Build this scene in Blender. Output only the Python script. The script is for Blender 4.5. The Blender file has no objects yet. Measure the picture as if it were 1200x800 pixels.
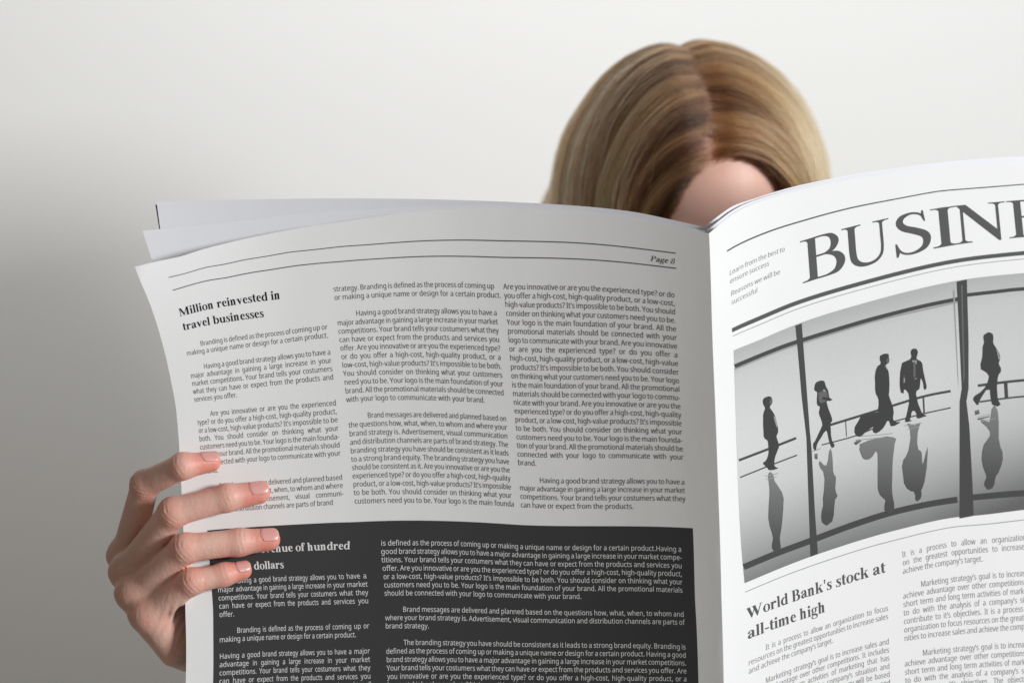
import bpy, math, random
import numpy as np
from mathutils import Vector, Matrix
from mathutils.geometry import tessellate_polygon
# tuning values for light, skin and hair
AMB = .172; KEY = 54.; SPOT = 208.; SPA = 50; EXPO = .06
SK0 = (.81, .55, .455); SK1 = (.80, .30, .23); SK2 = (.56, .34, .25)
HR0 = (.026, .0105, .0045); HR1 = (.20, .088, .034); HT0 = (.19, .078, .026); HT1 = (1.0, .655, .31)
HAIRN = 24000; RIBBON = False
random.seed(7); rng = np.random.default_rng(7)
S = bpy.context.scene
COL = S.collection
# ------------------------------------------------------------------ camera, ambient light, lamps, exposure
cam_data = bpy.data.cameras.new('camera'); cam = bpy.data.objects.new('camera', cam_data); COL.objects.link(cam)
cam.location = (0, 0, 1.2); cam.rotation_euler = (math.radians(90), 0, 0)
cam_data.lens = 60; cam_data.sensor_width = 36; cam_data.clip_start = .02; cam_data.clip_end = 50
cam_data.dof.use_dof = True; cam_data.dof.focus_distance = .995; cam_data.dof.aperture_fstop = 4.5
S.camera = cam
W = bpy.data.worlds.new('World'); S.world = W; W.use_nodes = True
bg = W.node_tree.nodes['Background']; bg.inputs[0].default_value = (1.0, .932, .84, 1); bg.inputs[1].default_value = AMB
def lamp(name, kind, loc, target, energy, color=(1, 1, 1), **kw):
    d = bpy.data.lights.new(name, kind); d.energy = energy; d.color = color
    for k, v in kw.items(): setattr(d, k, v)
    o = bpy.data.objects.new(name, d); COL.objects.link(o); o.location = loc
    o.rotation_euler = (Vector(target) - Vector(loc)).to_track_quat('-Z', 'Y').to_euler(); return o
lamp('window_light', 'AREA', (1.95, -.22, 1.58), (.0, 1.05, 1.2), KEY, (.96, .983, 1), shape='RECTANGLE', size=.65, size_y=.5)
lamp('wall_gradient_spot', 'SPOT', (.6, -.4, 3.2), (-.17, 1.75, 2.215), SPOT, (.985, .99, 1), spot_size=math.radians(SPA), spot_blend=.8, shadow_soft_size=.45)  # added spot, no fixture here; fades the wall from bright top to dark
S.view_settings.view_transform = 'Standard'; S.view_settings.look = 'None'; S.view_settings.gamma = 1
S.view_settings.exposure = EXPO
S.cycles.max_bounces = 16; S.cycles.use_denoising = True; S.cycles.transmission_bounces = 16; S.cycles.diffuse_bounces = 4; S.cycles.glossy_bounces = 8

# ------------------------------------------------------------------ materials
def mat(name, col, rough=.6, spec=.3, **kw):
    m = bpy.data.materials.new(name); m.use_nodes = True; nt = m.node_tree; b = nt.nodes['Principled BSDF']
    b.inputs['Base Color'].default_value = (*col, 1); b.inputs['Roughness'].default_value = rough
    b.inputs['Specular IOR Level'].default_value = spec
    for k, v in kw.items(): b.inputs[k.replace('_', ' ')].default_value = v
    return m, nt, b
def noise_tint(nt, b, c1, c2, scale, detail=4, bump=0, bdist=.0005, coord='Object', stretch=None, ptex=None):
    tc = nt.nodes.new('ShaderNodeTexCoord'); n = nt.nodes.new('ShaderNodeTexNoise'); n.inputs['Scale'].default_value = scale; n.inputs['Detail'].default_value = detail
    mp = nt.nodes.new('ShaderNodeMapping'); nt.links.new(tc.outputs[coord], mp.inputs[0]); nt.links.new(mp.outputs[0], n.inputs['Vector'])
    if stretch: mp.inputs['Scale'].default_value = stretch
    if c1 is not None:
        r = nt.nodes.new('ShaderNodeMix'); r.data_type = 'RGBA'; r.inputs[6].default_value = (*c1, 1); r.inputs[7].default_value = (*c2, 1)
        nt.links.new(n.outputs['Fac'], r.inputs[0]); nt.links.new(r.outputs[2], b.inputs['Base Color'])
    if bump:
        bu = nt.nodes.new('ShaderNodeBump'); bu.inputs['Strength'].default_value = bump; bu.inputs['Distance'].default_value = bdist
        n2 = nt.nodes.new('ShaderNodeTexNoise'); n2.inputs['Scale'].default_value = scale * 8; n2.inputs['Detail'].default_value = 6
        nt.links.new(mp.outputs[0], n2.inputs['Vector']); nt.links.new(n2.outputs['Fac'], bu.inputs['Height']); nt.links.new(bu.outputs[0], b.inputs['Normal'])
    return n
def waves(nt, b, scale=11, dist=.0022):
    # the sheet is never quite flat: broad soft ripples under the fine fibre
    tc = nt.nodes.new('ShaderNodeTexCoord'); n = nt.nodes.new('ShaderNodeTexNoise'); n.inputs['Scale'].default_value = scale; n.inputs['Detail'].default_value = 1.5
    mp = nt.nodes.new('ShaderNodeMapping'); mp.inputs['Scale'].default_value = (1.6, 1, .6); nt.links.new(tc.outputs['Object'], mp.inputs[0]); nt.links.new(mp.outputs[0], n.inputs['Vector'])
    bu = nt.nodes.new('ShaderNodeBump'); bu.inputs['Strength'].default_value = .35; bu.inputs['Distance'].default_value = dist; nt.links.new(n.outputs['Fac'], bu.inputs['Height'])
    old = b.inputs['Normal'].links[0].from_node; nt.links.new(bu.outputs[0], old.inputs['Normal'])
def grain(nt, b, src, amt=.10, scale=1400):
    # uneven ink: fine speckle over the printed tone
    tc = nt.nodes.new('ShaderNodeTexCoord'); n = nt.nodes.new('ShaderNodeTexNoise'); n.inputs['Scale'].default_value = scale; n.inputs['Detail'].default_value = 2; nt.links.new(tc.outputs['Object'], n.inputs['Vector'])
    m_ = nt.nodes.new('ShaderNodeMapRange'); m_.inputs[3].default_value = 1 - amt; m_.inputs[4].default_value = 1 + amt; nt.links.new(n.outputs['Fac'], m_.inputs[0])
    v = nt.nodes.new('ShaderNodeVectorMath'); v.operation = 'SCALE'; nt.links.new(src, v.inputs[0]); nt.links.new(m_.outputs[0], v.inputs['Scale']); nt.links.new(v.outputs[0], b.inputs['Base Color'])
M = {}
m, nt, b = mat('front_paper', (.8, .8, .79), .75, .12); noise_tint(nt, b, (.785, .785, .78), (.83, .83, .828), 14, 5, .25, .0003); waves(nt, b); M['paper'] = m
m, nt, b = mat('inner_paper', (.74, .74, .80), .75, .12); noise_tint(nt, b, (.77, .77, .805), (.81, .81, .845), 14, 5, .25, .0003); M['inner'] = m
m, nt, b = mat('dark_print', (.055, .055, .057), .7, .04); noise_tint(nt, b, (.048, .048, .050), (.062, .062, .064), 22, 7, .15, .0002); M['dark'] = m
M['ink'] = mat('black_ink', (.11, .11, .113), .7, .06)[0]
M['head_ink'] = mat('headline_ink', (.012, .012, .014), .7, .06)[0]
M['grey_ink'] = mat('grey_ink', (.12, .12, .125), .7, .06)[0]
M['light_ink'] = mat('pale_grey_ink', (.27, .27, .27), .7, .06)[0]
M['title_ink'] = mat('title_ink', (.10, .10, .10), .7, .06)[0]
M['white_ink'] = mat('white_ink', (.78, .78, .78), .6, .2)[0]
m, nt, b = mat('photo_background', (.5, .5, .5), .65, .10)
a = nt.nodes.new('ShaderNodeVertexColor'); a.layer_name = 'tone'; grain(nt, b, a.outputs[0]); M['photo_bg'] = m
m, nt, b = mat('painted_wall', (.80, .80, .79), .8, .1); noise_tint(nt, b, (.79, .788, .775), (.825, .823, .81), 1.7, 3, .12, .0006); M['wall'] = m

# ------------------------------------------------------------------ object helpers
def link(o, parent=None):
    COL.objects.link(o)
    if parent: o.parent = parent
    return o
def mesh_obj(name, V, F, mats, parent=None, smooth=True, midx=None):
    me = bpy.data.meshes.new(name); me.from_pydata([tuple(map(float, v)) for v in V], [], [tuple(map(int, f)) for f in F])
    for m_ in (mats if isinstance(mats, (list, tuple)) else [mats]): me.materials.append(m_)
    if smooth: me.polygons.foreach_set('use_smooth', [True] * len(me.polygons))
    if midx is not None: me.polygons.foreach_set('material_index', midx)
    me.update(); return link(bpy.data.objects.new(name, me), parent)
def empty(name, loc, label, cat):
    o = bpy.data.objects.new(name, None); o.location = loc; o.empty_display_size = .05; COL.objects.link(o)
    o['label'] = label; o['category'] = cat; return o

# ------------------------------------------------------------------ wall
w = mesh_obj('wall', [(x, y, z) for y in (1.75, 1.87) for z in (0, 3.2) for x in (-3, 3.4)],
             [(0, 1, 3, 2), (5, 4, 6, 7), (4, 0, 2, 6), (1, 5, 7, 3), (2, 3, 7, 6), (4, 5, 1, 0)], M['wall'], smooth=False)
w['kind'] = 'structure'

# ------------------------------------------------------------------ the shape of the paper
def P3(x, y, d): return np.stack([(x - 600) * .0005 * d, d + 0 * x, 1.2 - (y - 400) * .0005 * d], -1)
class TPS:
    """smooth map from flat page coordinates (column, row) to where that spot of the bent sheet stands"""
    def __init__(s, src, dst, lam=3e-3):
        s.sc = np.array([1 / 300, 1 / 30]); A = np.array(src, float) * s.sc; B = np.array(dst, float); n = len(A)
        K = s.k(A, A) + lam * np.eye(n); Pm = np.hstack([np.ones((n, 1)), A]); L = np.zeros((n + 3, n + 3))
        L[:n, :n] = K; L[:n, n:] = Pm; L[n:, :n] = Pm.T; R = np.zeros((n + 3, 2)); R[:n] = B
        s.A = A; s.w = np.linalg.solve(L, R); s.n = n
    def k(s, X, Y):
        r2 = ((X[:, None] - Y[None]) ** 2).sum(-1); return r2 * np.log(r2 + 1e-12) * .5
    def __call__(s, uv):
        X = np.atleast_2d(np.array(uv, float)) * s.sc; out = []
        for i in range(0, len(X), 20000):
            c = X[i:i + 20000]; out.append(s.k(c, s.A) @ s.w[:s.n] + np.hstack([np.ones((len(c), 1)), c]) @ s.w[s.n:])
        return np.concatenate(out)
SPY = [200, 274, 400, 480, 619, 735, 799, 1040]; SPX = [829, 831, 835.7, 838.3, 843.3, 846.5, 848, 854]
def spine_x(y): return np.interp(y, SPY, SPX)
def depth(x, y):
    t = (spine_x(y) - x) / 650.
    l = np.clip(t, 0, 1.4); dl = .97 + .325 * (.39 * l - .39 / .55 * l * l / 2)
    r = np.clip(-t, 0, 1.4); dr = .97 + .325 * (.20 * r + .099 * (1 - np.exp(-r / .18)))
    # the top left corner flops a little towards the viewer
    c = np.clip((l - .75) / .28, 0, 1) ** 2 * np.clip((480 - y) / 200, 0, 1) ** 1.5
    return np.where(t >= 0, dl - .014 * c, dr)
# landmarks: (column, row) -> measured place of that spot on the sheet
LM = []
def ad(*a):
    for u, v, x, y in a: LM.append(((u, v), (x, y)))
for v, x, y in [(1, 590, 338.8), (13, 601, 464), (21, 607, 544.6), (26, 610.4, 594)]: ad((421, v, x, y))
for v, x, y in [(1, 791, 348.6), (13, 797.6, 469), (20, 801.4, 538.4), (25, 803.6, 587)]: ad((621, v, x, y))
for v, x, y in [(1, 391, 341.6), (2, 392, 351.6), (5, 396, 381.6), (13, 405, 461), (17, 409, 500.6), (26, 415.6, 589.6)]: ad((210, v, x, y))
for v, x, y in [(4, 583, 369.6), (5, 584, 380), (13, 591, 463), (16, 594, 493.4), (22, 598, 553.4), (25, 600, 583)]: ad((410, v, x, y))
c1 = lambda k: 26 - (26 - k) * .979
for k, x, y in [(5, 384, 385.4), (8, 388, 415.6), (9, 389, 425), (11, 391.4, 444.4), (14, 394.5, 475), (16, 396.2, 494.2), (18, 398, 514.5), (20, 399.5, 533.2), (23, 401.8, 561.8), (25, 403, 580.5)]: ad((198, c1(k), x, y))
for k, x, y in [(6, 219, 416.6), (9, 224, 443), (12, 227.6, 471), (15, 232, 497.5), (18, 234.5, 526.8)]: ad((0, c1(k), x, y))
ad((142, 1.05, 329, 350.5), (115, 3.0, 309, 371.6), (0, 1.05, 210.4, 371), (0, 3.0, 214, 387.6))
ad((-1, 28.08, 243, 621), (628, 28.08, 812, 618.5), (421, 28.08, 611.2, 614.8), (210, 28.08, 417, 611.5))
ad((221, 31.3, 421, 642.5), (221, 34.9, 430.7, 677.4), (221, 37.87, 432, 706.4), (221, 40.8, 432.8, 735), (221, 43.8, 433.5, 764.4), (221, 46.8, 434.5, 793.9))
ad((6, 37.87, 257, 712.9), (6, 41.8, 257, 751.6), (6, 43.8, 257.2, 771), (6, 46.8, 257, 800))
ad((241, 31, 447, 638.9), (241, 37, 450.4, 697.6), (241, 41, 451.7, 735.8), (241, 47, 454, 795))
ad((613, 31, 798.8, 646.1), (613, 37, 800.4, 703.4), (613, 40, 802.5, 731.5), (613, 43, 803.7, 760.6), (613, 47, 805, 797.7))
ad((0, -4.4, 198, 324.5), (225, -4.4, 400, 288.5), (421, -4.4, 587, 282.3), (624, -4.4, 793.2, 296.7), (0, -2.55, 202.5, 340.5), (223, -2.55, 400, 306.7), (421, -2.55, 588, 301.6), (624, -2.55, 793.6, 314.7))
ad((-32, -8.1, 158, 313), (-32, -4.4, 165.5, 332.5), (-32, -2.55, 173, 349), (-32, 1.5, 184.5, 382), (-32, 6.42, 195, 420), (-32, 12.4, 206, 474.5), (-32, 18.4, 210.5, 530), (-32, 28.08, 215, 624), (-32, 37.87, 217, 715.5), (-32, 46.8, 217.5, 803))
ad((52, -4.4, 241.7, 312.5), (101, -4.4, 285.4, 304.2), (157, -4.4, 337.5, 295.4), (74, -2.55, 264.6, 326), (143, -2.55, 327, 314.6))
ad((26, -8.1, 212.5, 300.6), (87, -8.1, 264.6, 285.4), (131, -8.1, 306, 276), (164, -8.1, 337.5, 269.8), (229, -8.1, 400, 260.4), (313, -8.1, 480, 248.8), (412, -8.1, 575, 243.7), (525, -8.1, 690, 249.5), (624, -8.1, 790, 264.5), (661, -8.1, 831, 274))
ad((661, -4.4, 832, 301.5), (661, -2.55, 832.7, 319.5), (661, 1, 833.7, 353), (661, 13, 838, 473), (661, 20, 840.5, 540.6), (661, 28.08, 843.3, 619.5), (661, 40, 846.5, 735), (661, 47, 848, 799))
ad((-32, 72, 219, 1050), (210, 72, 428, 1041), (421, 72, 619, 1042), (661, 72, 854, 1040))
LEFT = TPS([a_ for a_, b_ in LM], [b_ for a_, b_ in LM]); LM = []
fx = lambda u: .875 * u + .00012 * u * u
inv = lambda f: (-.875 + math.sqrt(.875 ** 2 + 4 * .00012 * f)) / (2 * .00012)
X0 = lambda v: np.interp(v, [-47.2, -43.2, -33.6, -31.2, -3.1, 7, 35], [850.5, 852, 858, 860, 873, 876, 883])
XR = lambda v: np.interp(v, [-47.2, -43.2, -33.6, -3.1, 7, 35], [1180, 1181, 1189, 1197, 1201, 1207])
def curve(v, pts):
    for x, y in pts:
        f = (x - X0(v)) / ((XR(v) - X0(v)) / 325.7); ad((inv(f), v, x, y))
curve(-47.2, [(850.5, 256), (860, 249.5), (880, 239.5), (927, 225), (987, 212), (1067, 201), (1133, 194.5), (1200, 190)])
curve(-43.2, [(852, 294.1), (884.7, 278), (937, 260), (1000, 243), (1100, 224), (1200, 216)])
curve(-33.6, [(858.1, 386.5), (925, 358), (1010, 331.8), (1100, 309.5), (1200, 296.4)])
curve(-31.2, [(860.2, 410.2), (886.5, 400), (1010, 355.9), (1070, 340), (1133, 327), (1200, 320)])
curve(-3.3, [(873, 682.6), (949, 652), (985, 640), (1040, 623.4), (1145, 603.8), (1200, 597)])
curve(-2.2, [(873.5, 693.6), (950, 663), (1024, 639), (1040, 634.8), (1120, 616.5), (1200, 608.5)])
ad((0, 1.35, 875, 725), (182, 1.35, 1039, 670), (0, 3.85, 876, 749), (105, 3.85, 968.6, 716), (0, 7, 876, 780), (0, 8, 876.4, 789.6))
ad((185, 6, 1042, 715), (185, 7, 1042, 724), (185, 10, 1043, 754), (185, 12, 1043.6, 773), (185, 14, 1044, 792))
for v, x, y in [(0, 1057.7, 652.8), (2, 1058, 672), (5, 1058.4, 701.2), (8, 1059.4, 731), (10, 1059.8, 750.6), (13, 1060, 780.6), (15, 1061, 800)]: ad((202, v, x, y))
for v, x, y in [(0, 1199, 633), (5, 1200.5, 684.7), (10, 1201.5, 736.6), (13, 1202, 768)]: ad((355, v, x, y))
ad((0, 35, 883, 1049), (185, 35, 1048, 994), (355, 35, 1207, 984))
ad((665, -47.2, 1420, 200), (665, -3.1, 1440, 590), (665, 35, 1455, 975), (500, -47.2, 1300, 190), (500, -43.2, 1302, 214), (500, -3.1, 1318, 590), (500, 35, 1330, 975))
ad((-24, -47.2, 831, 274), (-24, -43.2, 832.2, 308), (-24, -33.6, 835.8, 400), (-24, -31.2, 836.6, 421), (-24, -3.1, 845.8, 696), (-24, 7, 848, 793), (-24, 35, 854.5, 1061), (-24, -15, 842, 580))
RIGHT = TPS([a_ for a_, b_ in LM], [b_ for a_, b_ in LM])
def onpage(T, uv, off=0.):
    q = T(uv); p = P3(q[:, 0], q[:, 1], depth(q[:, 0], q[:, 1])); p[:, 1] -= off; return p
def onpx(q, off=0.):
    q = np.array(q, float); p = P3(q[:, 0], q[:, 1], depth(q[:, 0], q[:, 1])); p[:, 1] -= off; return p

newspaper = empty('newspaper', (0, 1.0, .87), 'open newspaper held up, white pages of black print, business page at right', 'newspaper')
def child_place(o):   # keep world position under the Empty
    o.matrix_parent_inverse = Matrix.Translation(-newspaper.location); return o
def grid_faces(nu, nv, base=0):
    return [(base + j * nu + i, base + j * nu + i + 1, base + (j + 1) * nu + i + 1, base + (j + 1) * nu + i) for j in range(nv - 1) for i in range(nu - 1)]
def patch(T, u0, u1, v0, v1, nu, nv, off=0):
    U, Vv = np.meshgrid(np.linspace(u0, u1, nu), np.linspace(v0, v1, nv)); return onpage(T, np.stack([U.ravel(), Vv.ravel()], 1), off)
nL, nV = 170, 110
pl = patch(LEFT, -32, 661, -8.1, 72, nL, nV); pr = patch(RIGHT, -24, 665, -47.2, 35, nL, nV)
# both halves are one folded sheet: the right half starts on the left half's last column
pr = pr.reshape(nV, nL, 3); pl_ = pl.reshape(nV, nL, 3)
sp = (pl_[:, -1] * 1.0); wts = np.exp(-np.arange(nL) / 2.2)[None, :, None]
src = pr[:, 0].copy()
# slide each right row so its spine end meets the left page's spine
zz = src[:, 2]; tgt = np.stack([np.interp(-zz, -sp[:, 2], sp[:, k]) for k in range(3)], 1)
pr = pr + (tgt - src)[:, None] * wts
full = np.concatenate([pl_, pr[:, 1:]], 1) if False else None
V = np.concatenate([pl, pr.reshape(-1, 3)]); F = grid_faces(nL, nV) + grid_faces(nL, nV, nL * nV)
def thicken(o, t=.00012):
    md = o.modifiers.new('thickness', 'SOLIDIFY'); md.thickness = t; md.offset = -1 if True else 1
    return o
outer = child_place(mesh_obj('outer_sheet', V, F, M['paper'], newspaper)); 

# inner folded sheets, each a little higher and further back
def coons(top, bot, ledge, redge, n=90, mrows=60):
    t = np.linspace(0, 1, n); wv = np.linspace(0, 1, mrows)
    def pl_at(pts, s):
        pts = np.array(pts, float); d = np.r_[0, np.cumsum(np.hypot(*np.diff(pts, axis=0).T))]; d /= d[-1]
        # smooth (Catmull-like) resampling
        ss = np.interp(s, d, np.arange(len(pts))); i = np.clip(ss.astype(int), 0, len(pts) - 2); f = (ss - i)[:, None]
        p0 = pts[np.clip(i - 1, 0, None)]; p1 = pts[i]; p2 = pts[i + 1]; p3 = pts[np.clip(i + 2, None, len(pts) - 1)]
        return .5 * (2 * p1 + (p2 - p0) * f + (2 * p0 - 5 * p1 + 4 * p2 - p3) * f ** 2 + (3 * p1 - p0 - 3 * p2 + p3) * f ** 3)
    Tt, Bb, Ll, Rr = pl_at(top, t), pl_at(bot, t), pl_at(ledge, wv), pl_at(redge, wv)
    a_ = wv[:, None, None]; b_ = t[None, :, None]
    return ((1 - a_) * Tt[None] + a_ * Bb[None] + (1 - b_) * Ll[:, None] + b_ * Rr[:, None]
            - ((1 - a_) * (1 - b_) * Tt[0] + (1 - a_) * b_ * Tt[-1] + a_ * (1 - b_) * Bb[0] + a_ * b_ * Bb[-1]))
def inner_sheet(name, tl, le, tr, off, offl, mats, label=None):
    spx = tl[-1]; sb = (853 - off * 200, 1046)
    sed = [spx, (836, 400), (842.5, 619), (847, 800), sb]
    L = coons(tl, [(le[-1][0], 1056), (424, 1047), (617, 1048), sb], le[:-1] + [(le[-1][0], 1056)], sed)
    R = coons(tr, [sb, (900, 1050), (1048, 1000), (1207, 988), (1440, 975)], sed, [tr[-1], (1438, 590), (1440, 975)])
    out = []
    for G, side in ((L, 0), (R, 1)):
        q = G.reshape(-1, 2); t = np.clip(np.abs(spine_x(q[:, 1]) - q[:, 0]) / 650, 0, 1.2)
        dd = depth(q[:, 0], np.maximum(q[:, 1], 480)) + off + (offl * t ** 1.5 if side == 0 else .3 * offl * t)
        out.append(P3(q[:, 0], q[:, 1], dd))
    o = mesh_obj(name, np.concatenate(out), grid_faces(90, 60) + grid_faces(90, 60, 5400), mats, newspaper); child_place(o)
    if label: o['label'] = label
    return o
i1 = inner_sheet('inner_sheet', [(167, 270.5), (240, 263), (320, 254), (400, 247), (480, 243), (560, 240.5), (640, 242), (720, 250.5), (780, 261), (827, 271)],
            [(167, 270.5), (179, 308), (200, 380), (214, 460), (221, 560), (221, 1040)],
            [(827, 271), (846, 256), (860, 246), (880, 236.5), (927, 222.3), (987, 209.5), (1067, 197.5), (1133, 190.5), (1200, 186), (1300, 187), (1420, 197)], .003, .010, M['inner'])
i2 = inner_sheet('inner_sheet', [(183.5, 236), (240, 234.8), (300, 233.6), (400, 232.5), (500, 233.5), (600, 236.8), (680, 241.5), (740, 248), (785, 257), (825, 266)],
            [(183.5, 236), (188, 270), (204, 380), (217, 470), (223, 560), (224, 1040)],
            [(825, 266), (846, 250), (860, 241), (880, 234), (927, 219.6), (987, 207), (1067, 194.6), (1133, 187.5), (1200, 183.5), (1300, 184), (1420, 194)], .006, .020, M['inner'])
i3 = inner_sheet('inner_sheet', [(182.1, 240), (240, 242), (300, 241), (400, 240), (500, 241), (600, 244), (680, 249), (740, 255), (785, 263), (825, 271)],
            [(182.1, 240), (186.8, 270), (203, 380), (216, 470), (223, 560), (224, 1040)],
            [(825, 271), (846, 258), (860, 249), (880, 242), (927, 228), (987, 215), (1067, 202), (1133, 195), (1200, 191), (1300, 191), (1420, 201)], .0085, .022, M['dark'], 'innermost sheet, dark all over, a sliver showing at the left edge')  # dark sheet added behind to draw a thin line at the left edge

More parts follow.
